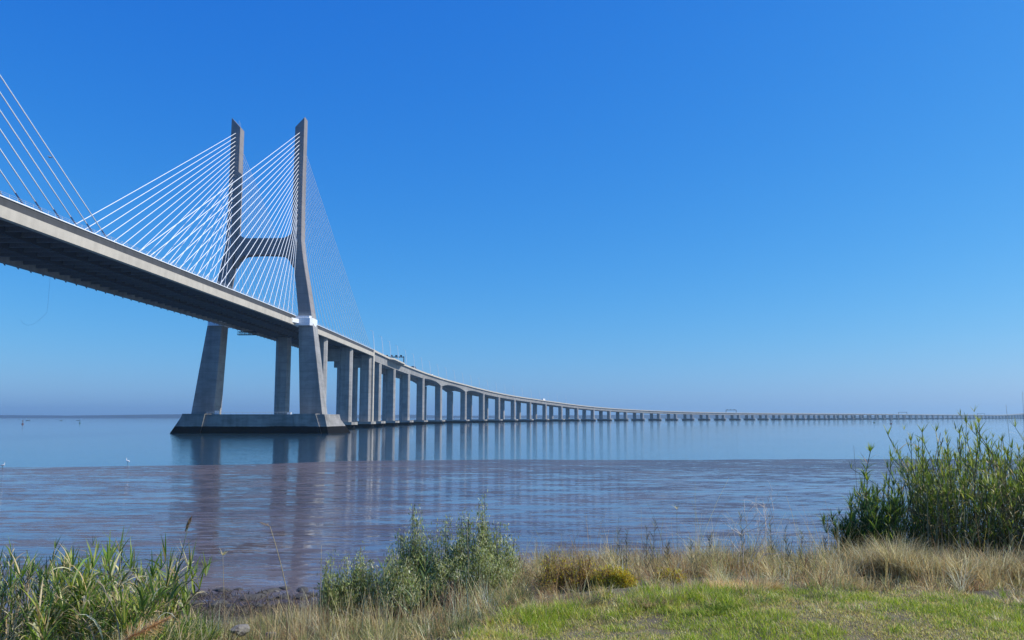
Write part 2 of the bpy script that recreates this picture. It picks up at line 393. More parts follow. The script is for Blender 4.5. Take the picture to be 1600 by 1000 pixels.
def truck(s, o, label, cabc, boxc, Lc=2.4, Lb=9.5, hb=3.9, name='truck', cat='truck'):
    zr = top(s)-.93; g = empty(name, pt(s, o, zr)); tag(g, label, cat)
    def bxx(s0, s1, w_, z0, z1): return MB().loft([[pt(u, o-w_/2, z0), pt(u, o+w_/2, z0), pt(u, o+w_/2, z1), pt(u, o-w_/2, z1)] for u in (s0, s1)])
    bxx(s+Lb/2+.25, s+Lb/2+Lc, 2.4, zr+.6, zr+3.0).build('cab', cabc, g)
    bxx(s+Lb/2+Lc*.55, s+Lb/2+Lc+.03, 2.2, zr+1.9, zr+2.8).build('windscreen', M_glass, g)
    bxx(s-Lb/2, s+Lb/2, 2.5, zr+1.0, zr+hb).build('cargo_box', boxc, g)
    for ds in (-Lb/2+1.2, -Lb/2+2.5, Lb/2+1.1):
        for dd in (-1.05, 1.05):
            c = Vector(pt(s+ds, o+dd, zr+.5)); h = head(s); r = Vector((h[1], -h[0], 0))
            MB().tube([c-r*.15, c+r*.15], .5, 12).build('wheel', M_rubber, g)
truck(sk(3)+36, -3.2, 'dark lorry with a long grey body driving on the bridge beyond the first gantry', M_dark, plain('grey_tarpaulin', (.12, .14, .18), .7), 2.4, 12, 4.1)
truck(sk(10)+70, -3.0, 'white box lorry driving far along the curving bridge', M_white, M_white, 2.4, 10, 4.0)
truck(sk(4)+50, -3.0, 'small white van driving behind the dark lorry on the bridge', M_white, M_white, 1.6, 3.6, 2.7, 'van', 'van')
# inspection gantries under the deck
def insp(s, o0, o1, label):
    z = top(s)-7.6; g = empty('inspection_gantry', pt(s, (o0+o1)/2, z+2)); tag(g, label, 'inspection gantry', 'inspection gantries hung under the deck')
    m = MB()
    for ds in (-1.2, 1.2):
        for dz in (0, 1.5): m.tube([pt(s+ds, o0, z+dz), pt(s+ds, o1, z+dz)], .13, 5)
        n = 10
        for i in range(n):
            a = o0+(o1-o0)*i/n; b = o0+(o1-o0)*(i+1)/n
            m.tube([pt(s+ds, a, z), pt(s+ds, a, z+1.5)], .07, 4); m.tube([pt(s+ds, a, z+(1.5 if i % 2 else 0)), pt(s+ds, b, z+(0 if i % 2 else 1.5))], .06, 4)
    m.build('truss', M_dark, g)
    m = MB()
    for o in (o0+(o1-o0)*.15, o0+(o1-o0)*.85): m.tube([pt(s, o, z+1.5), pt(s, o, top(s)-4.8)], .12, 5)
    m.build('hanger', M_dark, g)
    m = MB(); m.loft([[pt(s-1.2, o, z-.12), pt(s+1.2, o, z-.12), pt(s+1.2, o, z), pt(s-1.2, o, z)] for o in (o0, o1)]); m.build('walkway', M_dark, g)
insp(S_TOW+14, -33.5, -24, 'dark lattice platform hung under the deck beside the far pylon leg')
insp(S_END-22, -22, -4, 'dark lattice platform hung under the deck before the last cable pier')
# rope hanging from the far deck edge
s = S_[1]+145; a = Vector(pt(s, E0-WD, top(s)-4.5))
pts = [a + Vector((-.0016*i*i*1.0, 0, -i*.95)) for i in range(0, 13)]
e = pts[-1]
pts += [e+Vector((-1.0, 0, -1.2)), e+Vector((-2.4, 0, -2.6)), e+Vector((-4.0, 0, -3.8)), e+Vector((-5.8, 0, -4.2)), e+Vector((-7.2, 0, -3.6)), e+Vector((-8.0, 0, -2.4))]
g = MB().tube(pts, .022, 5).build('hanging_rope', plain('rope', (.30, .42, .58), .8)); tag(g, 'thin dark rope hanging in a hook below the far edge of the deck', 'rope')
# ================================================================== WATER, MUD, SHORE
def grid_obj(name, xs, ys, zf, m, kind='structure', smooth=True):
    xs = np.asarray(xs, float); ys = np.asarray(ys, float); X, Y = np.meshgrid(xs, ys)
    Z = zf(X, Y); V = np.stack([X, Y, Z], -1).reshape(-1, 3); nx, ny = len(xs), len(ys)
    i, j = np.meshgrid(np.arange(nx-1), np.arange(ny-1)); a = (j*nx+i).ravel()
    F = np.stack([a, a+1, a+nx+1, a+nx], -1)
    o = np_obj(name, V, F, m, None, smooth); o['kind'] = kind; return o
def np_obj(name, V, F, m, parent=None, smooth=False, cols=None):
    me = bpy.data.meshes.new(name); nv, nf = len(V), len(F); k = F.shape[1]
    me.vertices.add(nv); me.vertices.foreach_set('co', np.ascontiguousarray(V, np.float32).ravel())
    me.loops.add(nf*k); me.loops.foreach_set('vertex_index', np.ascontiguousarray(F, np.int32).ravel())
    me.polygons.add(nf); me.polygons.foreach_set('loop_start', np.arange(0, nf*k, k, dtype=np.int32)); me.polygons.foreach_set('loop_total', np.full(nf, k, np.int32))
    if smooth: me.polygons.foreach_set('use_smooth', np.ones(nf, bool))
    me.update(calc_edges=True)
    if cols is not None:
        at = me.color_attributes.new('tint', 'FLOAT_COLOR', 'POINT'); c4 = np.ones((nv, 4), np.float32); c4[:, :3] = cols
        at.data.foreach_set('color', c4.ravel())
    me.materials.append(m); o = bpy.data.objects.new(name, me); C.objects.link(o)
    if parent is not None:
        o.parent = parent; me.transform(Matrix.Translation(-parent.location))
    return o
def fbm(X, Y, sc_, seed=0, oct_=4):
    r = np.random.default_rng(seed); P = r.random((64, 64)); out = 0; amp = 1; tot = 0
    for q in range(oct_):
        x = X*sc_*2**q + 17.3*q; y = Y*sc_*2**q + 9.1*q
        xi = np.floor(x).astype(int); yi = np.floor(y).astype(int); fx = x-xi; fy = y-yi
        fx = fx*fx*(3-2*fx); fy = fy*fy*(3-2*fy)
        g = lambda a, b: P[a % 64, b % 64]
        v = (g(xi, yi)*(1-fx)+g(xi+1, yi)*fx)*(1-fy)+(g(xi, yi+1)*(1-fx)+g(xi+1, yi+1)*fx)*fy
        out = out+v*amp; tot += amp; amp *= .5
    return out/tot
# open water
m, t, p = mat('estuary_water')
p.inputs['Base Color'].default_value = (.03, .075, .12, 1); p.inputs['Roughness'].default_value = .04; p.inputs['IOR'].default_value = 1.333
v, _ = scaled_pos(t, .35, .9, 1); n1 = N(t, 'ShaderNodeTexNoise', i_Scale=1.0, i_Detail=3.0); t.links.new(v, n1.inputs[0])
v, _ = scaled_pos(t, .012, .02, 1); n2 = N(t, 'ShaderNodeTexNoise', i_Scale=1.0, i_Detail=3.0); t.links.new(v, n2.inputs[0])
hh = mathn(t, 'MULTIPLY', n1.outputs[0], mathn(t, 'ADD', .35, n2.outputs[0]))
bp = N(t, 'ShaderNodeBump', i_Strength=1.0, i_Distance=.07); t.links.new(hh, bp.inputs['Height']); t.links.new(bp.outputs[0], p.inputs['Normal'])
M_water = m
def near_far(lo, hi, n): return np.concatenate([[-lo], -np.geomspace(lo, 50, n)[1:], np.linspace(-40, 40, 9), np.geomspace(50, hi, n)])
grid_obj('water', [-9000, -2000, -500, 0, 500, 2000, 9000, 16000], [15, 60, 200, 800, 3000, 9000, 16000], lambda X, Y: X*0, m)
# shallow silty water over the tidal flat
m, t, p = mat('wet_mudflat')
v, g = scaled_pos(t, .05, .10, 1); nb = N(t, 'ShaderNodeTexNoise', i_Scale=1.0, i_Detail=4.0, i_Roughness=.6, i_Distortion=.4); t.links.new(v, nb.inputs[0])
t.links.new(ramp(t, nb.outputs[0], [(.35, (.095, .076, .084)), (.65, (.14, .114, .116))]), p.inputs['Base Color'])
p.inputs['IOR'].default_value = 1.333
def layer(rot, sx_, sy_, det, dist, rough=.5):
    mp = t.nodes.new('ShaderNodeMapping'); mp.inputs['Rotation'].default_value = (0, 0, R(rot)); mp.inputs['Scale'].default_value = (sx_, sy_, 1); t.links.new(g.outputs['Position'], mp.inputs[0])
    w1 = N(t, 'ShaderNodeTexNoise', i_Scale=1.0, i_Detail=det, i_Roughness=rough, i_Distortion=dist); t.links.new(mp.outputs[0], w1.inputs[0]); return w1.outputs[0]
w1 = layer(6, .13, .90, 3.0, .35, .5); w2 = layer(-4, .55, 3.0, 3.0, .3); w3 = layer(14, .10, .34, 4.0, .6, .6)
# ripples fade out towards the still strip along the shore
sx = t.nodes.new('ShaderNodeSeparateXYZ'); t.links.new(g.outputs['Position'], sx.inputs[0])
fade = mathn(t, 'DIVIDE', mathn(t, 'SUBTRACT', sx.outputs[1], 34.0), 22.0, True)
far_ = mathn(t, 'DIVIDE', mathn(t, 'SUBTRACT', sx.outputs[1], 60.0), 80.0, True)
pa = layer(-50, .11, .34, 4.0, .5, .6); pb = layer(-38, .42, 1.05, 3.0, .5)   # slack and ruffled streaks
amp = ramp(t, mathn(t, 'ADD', mathn(t, 'MULTIPLY', pa, .62), mathn(t, 'MULTIPLY', pb, .38)), [(.42, (.06,)*3), (.56, (.8,)*3)])
hh = mathn(t, 'ADD', mathn(t, 'MULTIPLY', w1, .75), mathn(t, 'MULTIPLY', w2, .24))
bp = N(t, 'ShaderNodeBump', i_Strength=1.0, i_Distance=.42); t.links.new(hh, bp.inputs['Height']); t.links.new(bp.outputs[0], p.inputs['Normal'])
t.links.new(mathn(t, 'MULTIPLY', amp, mathn(t, 'ADD', .15, mathn(t, 'MULTIPLY', fade, .85))), bp.inputs['Strength'])
# low swells of bare mud between the films of water
edge_ = mathn(t, 'DIVIDE', mathn(t, 'SUBTRACT', sx.outputs[1], 95.0), 45.0, True)
shore_ = mathn(t, 'DIVIDE', mathn(t, 'SUBTRACT', 48.0, sx.outputs[1]), 12.0, True)
pc = layer(-42, .50, 1.25, 5.0, .5, .64)
msk = mathn(t, 'ADD', mathn(t, 'ADD', mathn(t, 'MULTIPLY', pa, .38), mathn(t, 'MULTIPLY', pc, .62)), mathn(t, 'ADD', mathn(t, 'MULTIPLY', edge_, .11), mathn(t, 'MULTIPLY', shore_, .08)))
mk = ramp(t, msk, [(.518, (0, 0, 0)), (.548, (1, 1, 1))])
t.links.new(mathn(t, 'ADD', .03, mathn(t, 'MULTIPLY', mk, .10)), p.inputs['Roughness'])
df = t.nodes.new('ShaderNodeBsdfDiffuse'); df.inputs['Roughness'].default_value = 1.0
t.links.new(ramp(t, nb.outputs[0], [(.35, (.088, .078, .092)), (.65, (.130, .113, .124))]), df.inputs['Color'])
ms = t.nodes.new('ShaderNodeMixShader'); t.links.new(mathn(t, 'MULTIPLY', mk, .55), ms.inputs[0]); t.links.new(p.outputs[0], ms.inputs[1]); t.links.new(df.outputs[0], ms.inputs[2])
t.links.new(ms.outputs[0], t.nodes['Material Output'].inputs['Surface'])
M_mud = m
xs = np.concatenate([np.linspace(-1500, -260, 12), np.linspace(-250, 250, 120), np.linspace(260, 1500, 12)])
def edge_y(x): return np.interp(x, [-1500, -100, -78, -39, -29, 0, 59, 1500], [120, 124, 127.7, 136.5, 147, 150.6, 154, 160]) + (fbm(x, x*0, .03, 5)-.5)*7 + (fbm(x, x*0, .3, 6)-.5)*1.6
V = []; F = []
ts = np.linspace(0, 1, 14)
for x in xs:
    e = edge_y(np.array([x]))[0]
    for q in ts: V.append((x, 12+(e-12)*q, .03))
nx, nq = len(xs), len(ts)
for i in range(nx-1):
    for j in range(nq-1): a = i*nq+j; F.append((a, a+nq, a+nq+1, a+1))
o = np_obj('mudflat', np.array(V), np.array(F), M_mud); o['kind'] = 'structure'
# the bank: one sheet from behind the camera down under the water
def lawn_edge(x):
    return np.interp(x, [-40, -8, -4, -2, -1.2, -.55, .14, 1.5, 4, 40], [-3, 0, 3.2, 5.0, 6.1, 7.8, 9.0, 9.4, 9.6, 9.8]) + (fbm(x, x*0, .8, 3)-.5)*.7 + (fbm(x, x*0, 3.1, 4)-.5)*.5
def gz(X, Y):
    X = np.asarray(X, float); Y = np.asarray(Y, float)
    d = Y-lawn_edge(X); z = np.interp(d, [-200, 0, 3, 8, 12, 18, 26, 32, 60, 400], [5.75, 5.58, 5.2, 4.6, 3.9, 2.3, .8, .2, -1.6, -2.0])
    # the shore lies at about the same distance all along
    z = np.where(Y > 30, np.minimum(z, np.interp(Y, [30, 36, 42, 80], [1.0, .25, -.12, -1.6])), z)
    return z + (fbm(X, Y, .35, 11)-.5)*.22*np.clip((Y+20)/20, 0, 1) + (fbm(X, Y, 1.6, 12)-.5)*.07
m, t, p = mat('bank_soil')
v, g = scaled_pos(t, 1, 1, 1); n1 = N(t, 'ShaderNodeTexNoise', i_Scale=1.3, i_Detail=6.0, i_Roughness=.65); t.links.new(v, n1.inputs[0])
c = ramp(t, n1.outputs[0], [(.3, (.055, .045, .028)), (.5, (.12, .095, .055)), (.7, (.17, .14, .08))])
t.links.new(c, p.inputs['Base Color']); p.inputs['Roughness'].default_value = .95
M_soil = m
grid_obj('ground', np.concatenate([[-9000, -3000, -900, -300, -100], np.arange(-60, 61, .5), [100, 300, 900, 3000, 9000]]), np.concatenate([[-60, -30, -12], np.arange(-5, 42, .4), [60, 120]]), gz, M_soil)
# mats of dead reed and weed along the tide line
# far shore
def far_shore(x0, x1, y, h, name, lab):
    n = 160; V = []; F = []
    for i in range(n+1):
        x = x0+(x1-x0)*i/n; z = h*(.55+.9*float(fbm(np.array([x]), np.array([0.]), .0011, 8)[0]-.3)) * min(1, (n-i)/25)
        V += [(x, y-200, -2), (x, y, 3), (x, y+60, max(3, z*.8)), (x, y+900, max(3, z))]
    for i in range(n):
        for j in range(3): a = i*4+j; F.append((a, a+4, a+5, a+1))
    o = np_obj(name, np.array(V), np.array(F), plain('distant_land', (.008, .020, .045), .95, 0, .3, .003), None, True); o['kind'] = 'structure'
far_shore(-9000, 15500, 8200, 42, 'far_shore_land', '')
# navigation marks and boats
M_buoy = plain('buoy_red', (.12, .035, .03), .5); M_green = plain('buoy_green', (.03, .10, .06), .5)
def buoy(x, y, h, mt, lab):
    g = empty('navigation_buoy', (x, y, 0)); tag(g, lab, 'buoy', 'navigation buoys')
    MB().loft([[(x+r*math.cos(a), y+r*math.sin(a), z) for a in np.linspace(0, 2*math.pi, 12, endpoint=False)] for r, z in ((h*.20, -.4), (h*.26, .1), (h*.26, h*.18), (h*.15, h*.28))]).build('float', mt, g, True)
    mm = MB()
    for a in (0, 2.1, 4.2): mm.tube([(x+h*.17*math.cos(a), y+h*.17*math.sin(a), h*.25), (x+h*.06*math.cos(a), y+h*.06*math.sin(a), h*.85)], h*.025, 5)
    mm.build('tower', mt, g)
    MB().loft([[(x+r*math.cos(a), y+r*math.sin(a), z) for a in np.linspace(0, 2*math.pi, 10, endpoint=False)] for r, z in ((h*.09, h*.82), (h*.12, h*.86), (h*.12, h*1.0), (h*.03, h*1.06))]).build('topmark', mt, g, True)
def at(px, Y): return (px-800)/1320*Y/.9934
buoy(at(46, 900), 900, 4.2, M_buoy, 'dark red navigation buoy far out on the left water, nearer the photo edge')
buoy(at(134, 1050), 1050, 3.4, M_green, 'small dark green buoy on the left water, closer to the pylon')
buoy(at(1358, 1150), 1150, 4.2, M_green, 'dark buoy on the calm water, left one of the pair before the far bridge')
buoy(at(1384, 950), 950, 4.2, M_buoy, 'dark buoy on the calm water, right one of the pair before the far bridge')
def boat(x, y, L, lab):
    g = empty('open_boat', (x, y, 0)); tag(g, lab, 'boat', 'small boats far out on the water')
    rings = []
    for u, wd, sh in ((-1, .75, .1), (-.5, 1, 0), (.1, 1, .02), (.6, .75, .2), (1, .06, .55)):
        X = x+u*L/2; W = L*.14*wd; rings.append([(X, y-W, .75+sh), (X, y-W*.55, -.2+sh*.5), (X, y+W*.55, -.2+sh*.5), (X, y+W, .75+sh)])
    MB().loft(rings).build('hull', M_dark, g, True)
    MB().box(x-L*.28, x-L*.05, y-.5, y+.5, .7, 1.5).build('wheelhouse', M_galv, g)
boat(at(54, 1900), 1900, 9, 'tiny dark boat on the left horizon, leftmost of three')
boat(at(105, 1900), 1900, 6, 'tiny dark boat on the left horizon, middle of three')
boat(at(131, 2000), 2000, 8, 'tiny dark boat on the left horizon, nearest the pylon')
# birds
def skinned(name, pts, edges, rad, mt, parent, lv=2):
    me = bpy.data.meshes.new(name); me.from_pydata(pts, edges, []); o = bpy.data.objects.new(name, me); C.objects.link(o); o.parent = parent
    o.modifiers.new('skin', 'SKIN'); 
    for v, r in zip(me.skin_vertices[0].data, rad): v.radius = (r, r)
    me.skin_vertices[0].data[0].use_root = True
    ss_ = o.modifiers.new('sub', 'SUBSURF'); ss_.levels = lv; ss_.render_levels = lv; me.materials.append(mt); return o
M_feather = plain('white_feathers', (.8, .8, .78), .7); M_leg = plain('dark_leg', (.03, .03, .03), .6)
def egret(x, y, fwd, lab):
    g = empty('egret', (x, y, .03)); tag(g, lab, 'bird', 'white egrets feeding on the mud')
    f = fwd
    skinned('body', [(0, 0, .48), (f*.16, 0, .52), (f*.24, 0, .66), (f*.19, 0, .80), (f*.25, 0, .93), (f*.31, 0, .95), (-f*.18, 0, .42), (-f*.34, 0, .36)],
            [(0, 1), (1, 2), (2, 3), (3, 4), (4, 5), (0, 6), (6, 7)], [.13, .10, .045, .035, .04, .03, .11, .03], M_feather, g)
    MB().loft([[(x+f*.33+dx, y+dy, .03+.95+dz) for dx, dy, dz in ((0, -.013, -.01), (0, .013, -.01), (0, 0, .016))], [(x+f*.45, y-.002, .955), (x+f*.45, y+.002, .955), (x+f*.45, y, .96)]]).build('bill', plain('bill', (.05, .04, .02)), g)
    for dy in (-.04, .04): MB().tube([(x, y+dy, .45), (x-f*.02, y+dy, .24), (x+f*.02, y+dy, .0)], [.016, .012, .010], 5).build('leg', M_leg, g)
egret(at(20, 126), 126, 1, 'white egret standing at the water edge near the left photo border')
egret(at(211, 138), 138, -1, 'white egret standing at the mud edge left of the pylon reflection')
def gull(px, py, Y, lab):
    u = (px-800)/1320; v_ = (500-py)/1320; th = R(6.57); yy = math.cos(th)-v_*math.sin(th); zz = math.sin(th)+v_*math.cos(th)
    g = empty('gull', (u/yy*Y, Y, EYE+zz/yy*Y)); tag(g, lab, 'bird')
    skinned('body', [(0, 0, 0), (.35, 0, .02), (.55, 0, .04), (-.3, 0, 0), (0, .3, .10), (-.1, .85, .16), (0, -.3, .10), (-.1, -.85, .16)], [(0, 1), (1, 2), (0, 3), (0, 4), (4, 5), (0, 6), (6, 7)], [.13, .09, .03, .05, .06, .02, .06, .02], plain('grey_feathers', (.25, .27, .3)), g)
gull(78, 246, 150, 'grey gull flying beside the upper left stay cable')
# ------------------------------------------------------------------ haze
hz = MB().box(-9400, 16400, -400, 16400, -5, 175).build('haze', bpy.data.materials.new('haze_air')); hz['kind'] = 'stuff'
hz.data.materials[0].use_nodes = True; t = hz.data.materials[0].node_tree; t.nodes.clear()
oo = t.nodes.new('ShaderNodeOutputMaterial'); pv = t.nodes.new('ShaderNodeVolumePrincipled')
pv.inputs['Color'].default_value = (.52, .79, 1.0, 1); pv.inputs['Density'].default_value = HAZE; pv.inputs['Anisotropy'].default_value = 0.3
t.links.new(pv.outputs[0], oo.inputs['Volume'])
# ================================================================== PLANTS
def leafmat(name, trans=.35, rough=.55):
    m = bpy.data.materials.new(name); m.use_nodes = True; t = m.node_tree; p = t.nodes['Principled BSDF']; out = t.nodes['Material Output']
    a = t.nodes.new('ShaderNodeAttribute'); a.attribute_name = 'tint'; t.links.new(a.outputs['Color'], p.inputs['Base Color']); p.inputs['Roughness'].default_value = rough
    p.inputs['Specular IOR Level'].default_value = .35
    tr = t.nodes.new('ShaderNodeBsdfTranslucent'); t.links.new(a.outputs['Color'], tr.inputs['Color'])
    mx = t.nodes.new('ShaderNodeMixShader'); mx.inputs[0].default_value = trans
    t.links.new(p.outputs[0], mx.inputs[1]); t.links.new(tr.outputs[0], mx.inputs[2]); t.links.new(mx.outputs[0], out.inputs['Surface']); return m
M_leaf = leafmat('living_leaf', .48, .45); M_straw = leafmat('dry_straw', .48, .7); M_stem = leafmat('reed_stem', .0, .6)
class Rib:
    """many ribbon leaves or stalks gathered into one mesh, each with its own tint"""
    def __init__(s): s.V = []; s.F = []; s.K = []; s.n = 0
    def add(s, P, az, tilt, L, W, droop, col, seg=4, taper=1.0, base=.5, twist=.6, curl=None):
        P = np.atleast_2d(P).astype(float); n = len(P)
        f = lambda a: np.broadcast_to(np.asarray(a, float), (n,)).copy()
        az, tilt, L, W, droop = map(f, (az, tilt, L, W, droop)); col = np.broadcast_to(np.asarray(col, float), (n, 3))
        tw = (rng.random(n)-.5)*2*twist
        side = np.stack([-np.sin(az+tw), np.cos(az+tw), rng.normal(0, .25, n)], -1); side /= np.linalg.norm(side, axis=1)[:, None]
        c = P.copy(); rows = []
        for i in range(seg+1):
            t_ = i/seg; wv = W*(base+(1-base)*min(1, t_*3.5))*(1-t_**2*taper) if taper else W
            wv = np.maximum(wv, 1e-4)
            rows.append(c - side*(wv/2)[:, None]); rows.append(c + side*(wv/2)[:, None])
            th = tilt + droop*t_**1.3
            d = np.stack([np.sin(th)*np.cos(az), np.sin(th)*np.sin(az), np.cos(th)], -1)
            c = c + d*(L/seg)[:, None]
            if curl is not None: az = az + curl/seg*np.sign(tw)
        V = np.stack(rows, 1).reshape(-1, 3); m = 2*(seg+1)
        b = (np.arange(n)*m)[:, None, None] + s.n
        q = np.array([[2*i, 2*i+1, 2*i+3, 2*i+2] for i in range(seg)])[None]
        s.V.append(V); s.F.append((b+q).reshape(-1, 4)); s.K.append(np.repeat(col, m, 0)); s.n += len(V); return c
    def build(s, name, m, parent=None, smooth=True):
        return np_obj(name, np.concatenate(s.V), np.concatenate(s.F), m, parent, smooth, np.concatenate(s.K))
U = lambda a, b, n=None: rng.uniform(a, b, n)
def pal(colors, n, var=.18, w=None):
    c = np.array(colors)[rng.choice(len(colors), n, p=w)]; return np.clip(c*(1+rng.normal(0, var, (n, 1)))*(1+rng.normal(0, .05, (n, 3))), .004, .9)
GREEN = [(.17, .28, .035), (.26, .37, .04), (.36, .45, .05), (.11, .19, .04), (.46, .52, .10)]
DARKB = [(.05, .055, .025), (.09, .08, .04), (.04, .06, .03), (.14, .12, .07)]
DARKG = [(.045, .10, .04), (.07, .14, .045), (.10, .18, .04), (.05, .11, .06)]
STRAW = [(.80, .65, .32), (.88, .75, .42), (.66, .52, .24), (.90, .81, .52), (.46, .36, .17)]
OLIVE = [(.32, .37, .11), (.42, .47, .16), (.52, .57, .25), (.22, .27, .08), (.72, .73, .48)]
def unit(a): return a/np.linalg.norm(a)
def reeds(g, xs, ys, hs, greens, leafL=(.22, .40), leafW=.020, nleaf=16, lean=.10, dryfrac=.15, tuft=7, leaf_from=.3, stemr=.008, dead=.25, shoots=2, arch=1.0):
    """a clump of cane reeds: stalks with alternate blades and a fan at the tip"""
    st = Rib(); lf = Rib(); n = len(xs)
    for i in range(n):
        x, y, h = xs[i], ys[i], hs[i]; z = float(gz(x, y))-.05
        az = U(0, 2*math.pi); ti = abs(rng.normal(0, lean)); dr = abs(rng.normal(0, lean*1.2))
        def P(t): # point on stalk
            k = ti*t+dr*t*t*.6; return np.array([x+math.cos(az)*math.sin(k)*h*t, y+math.sin(az)*math.sin(k)*h*t, z+math.cos(k)*h*t])
        deadst = rng.random() < dead
        sc_ = pal([(.30, .24, .13), (.22, .20, .10), (.38, .31, .2)] if deadst else [(.14, .17, .06), (.20, .19, .09), (.10, .12, .05)], 1)
        pts = [P(t) for t in np.linspace(0, 1, 6)]
        for a_, b_ in zip(pts[:-1], pts[1:]):
            d = b_-a_; L = np.linalg.norm(d); d = d/L; aa = math.atan2(d[1], d[0]); tt = math.acos(min(1, d[2]))
            st.add(a_, aa, tt, L, stemr*2, 0, sc_, 1, 0, 1, 3.0); st.add(a_, aa, tt, L, stemr*2, 0, sc_, 1, 0, 1, 3.0)
        if deadst and rng.random() < .5: 
            nl = int(nleaf*.5); tl = U(leaf_from*.4, .95, nl); B = np.array([P(t) for t in tl])
            lf.add(B, U(0, 6.28, nl), U(.3, 1.3, nl), U(.6, 1, nl)*leafL[1]*.7, leafW*.7, U(.6, 2.0, nl), pal(STRAW, nl), 4)
            continue
        nl = nleaf; tl = np.sort(U(leaf_from, .97, nl)); B = np.array([P(t) for t in tl])
        base_az = U(0, 6.28); az_l = base_az + np.pi*(np.arange(nl) % 2) + rng.normal(0, .5, nl)
        c = pal(greens, nl, .2); dry = rng.random(nl) < dryfrac*(1.6-tl*1.4); c[dry] = pal(STRAW, int(dry.sum()))
        lf.add(B, az_l, U(.3, .95, nl), U(*leafL, nl), leafW*U(.6, 1.25, nl), U(.2, 1.6, nl)*arch, c, 4)
        k = tuft; c = pal(greens, k, .15)
        lf.add(np.repeat(P(1.0)[None], k, 0), U(0, 6.28, k), U(.08, .75, k), U(leafL[0]*.6, leafL[1]*.75, k), leafW*.75, U(-.1, .7, k), c, 3)
        for q in range(shoots):      # side shoots, each with a small fan
            if rng.random() < .6:
                t0 = U(.45, .9); b0 = P(t0); aa = U(0, 6.28); tt = U(.2, .6); L = U(.12, .30)*h*.5
                e = st.add(b0, aa, tt, L, stemr*1.2, -tt*.5, sc_, 2, 0, 1, 3.0)[0]
                k = 6; lf.add(np.repeat(e[None], k, 0), U(0, 6.28, k), U(.1, .7, k), U(leafL[0]*.5, leafL[1]*.55, k), leafW*.6, U(0, .6, k), pal(greens, k), 3)
    st.build('stalk', M_stem, g, False); lf.build('foliage', M_leaf, g)
def plant(name, x, y, label, cat, group=None):
    g = empty(name, (x, y, float(gz(x, y)))); return tag(g, label, cat, group)
def blob(n, cx, cy, rx, ry):
    a = U(0, 2*math.pi, n); r = np.sqrt(U(0, 1, n)); return cx+rx*r*np.cos(a), cy+ry*r*np.sin(a)
X = lambda px, Y: (px-800)/1320*Y/.9934
# -- tall cane reeds at the right
g = plant('cane_reeds', X(1520, 13.2), 13.2, 'tall dense stand of green cane reeds filling the right edge of the bank', 'reeds', 'cane reeds on the bank')
n = 430; x = U(X(1420, 13), X(1720, 13), n); y = U(12.6, 14.6, n)
hmul = .86+.30*fbm(x, y, 1.4, 21); base = np.interp(x, [5.8, 6.3, 6.8, 7.5, 9.5], [1.7, 1.75, 1.8, 1.8, 1.85]); h = base*hmul*U(.62, 1.0, n); tl_ = rng.random(n) < .16; h[tl_] = base[tl_]*U(1.0, 1.3, int(tl_.sum()))
reeds(g, x, y, h, GREEN+[(.30, .34, .07), (.38, .40, .10), (.26, .30, .06)], (.14, .30), .020, 20, .12, .25, 10, .22, .0065, .30, 3)
r = Rib(); nn = 5000; xx = U(X(1425, 13), X(1720, 13), nn); yy = U(12.7, 14.8, nn); zz = gz(xx, yy)+U(0, .9, nn)**1.5
r.add(np.stack([xx, yy, zz], -1), U(0, 6.28, nn), U(.2, 2.6, nn), U(.12, .34, nn), .016, U(0, 1.2, nn), pal(DARKB, nn, .25), 3); r.build('dead_leaves', M_straw, g)
g = plant('cane_reeds', X(1440, 13.0), 13.0, 'thin sparse grey-stemmed reeds at the left flank of the big right-hand stand', 'reeds', 'cane reeds on the bank')
n = 24; x = U(X(1415, 13), X(1480, 13), n); y = U(12.6, 13.6, n); h = U(1.0, 2.05, n)
reeds(g, x, y, h, GREEN+DARKG, (.12, .24), .013, 9, .13, .3, 6, .45, .005, .45, 2)
g = plant('cane_reeds', X(1348, 13.2), 13.2, 'separate dark green reed bush standing just left of the big right-hand stand', 'reeds', 'cane reeds on the bank')
x, y = blob(140, X(1345, 13.1), 13.1, .42, .3); h = np.clip(1.32-abs(x-X(1348, 13.2))*1.1, .5, 2)*U(.5, 1.1, 140); 
reeds(g, x, y, h, DARKG+GREEN[:4], (.18, .32), .022, 17, .20, .10, 9, .18, .006, .1, 1)
for px, h_, lab in ((1327, 1.9, 'tallest reed stem rising out of the separate dark reed bush'), (1336, 1.45, 'shorter tufted reed stem just right of the tallest one in the separate dark bush')):
    g2 = plant('cane_reed', X(px, 13.1), 13.1, lab, 'reed'); reeds(g2, np.array([X(px, 13.1)]), np.array([13.1]), np.array([h_]), GREEN[:3], (.16, .26), .022, 26, .04, .3, 18, .6, .006, 0, 0)
# -- the cane reeds at the left
LM = leafmat('broad_leaf', .42, .4)
g = plant('cane_reeds', X(190, 9), 9.0, 'broad-leaved bright green cane reeds at the lower left corner of the bank', 'reeds', 'cane reeds on the bank')
n = 125; x = U(X(95, 9), X(262, 9), n); y = U(8.3, 10.0, n); zt = np.interp(x, [X(95, 9), X(150, 9), X(225, 9), X(260, 9), X(300, 9)], [5.85, 6.0, 6.1, 5.95, 5.5])
h = (zt-gz(x, y))*U(.5, 1.08, n)*(1.0-.05*(y-9))
reeds(g, x, y, h, GREEN+[(.16, .26, .06), (.30, .42, .10)]+STRAW[:1], (.20, .48), .026, 17, .28, .65, 8, .15, .007, .4, 2, 1.35)
g = plant('cane_reeds', X(40, 9), 9.2, 'half-dry brownish reeds along the left border of the photo', 'reeds', 'cane reeds on the bank')
n = 110; x = U(X(-60, 9), X(112, 9), n); y = U(8.4, 10.2, n); zt = np.interp(x, [X(-60, 9), X(40, 9), X(110, 9)], [6.05, 5.95, 6.0])
h = (zt-gz(x, y))*U(.6, 1.08, n)
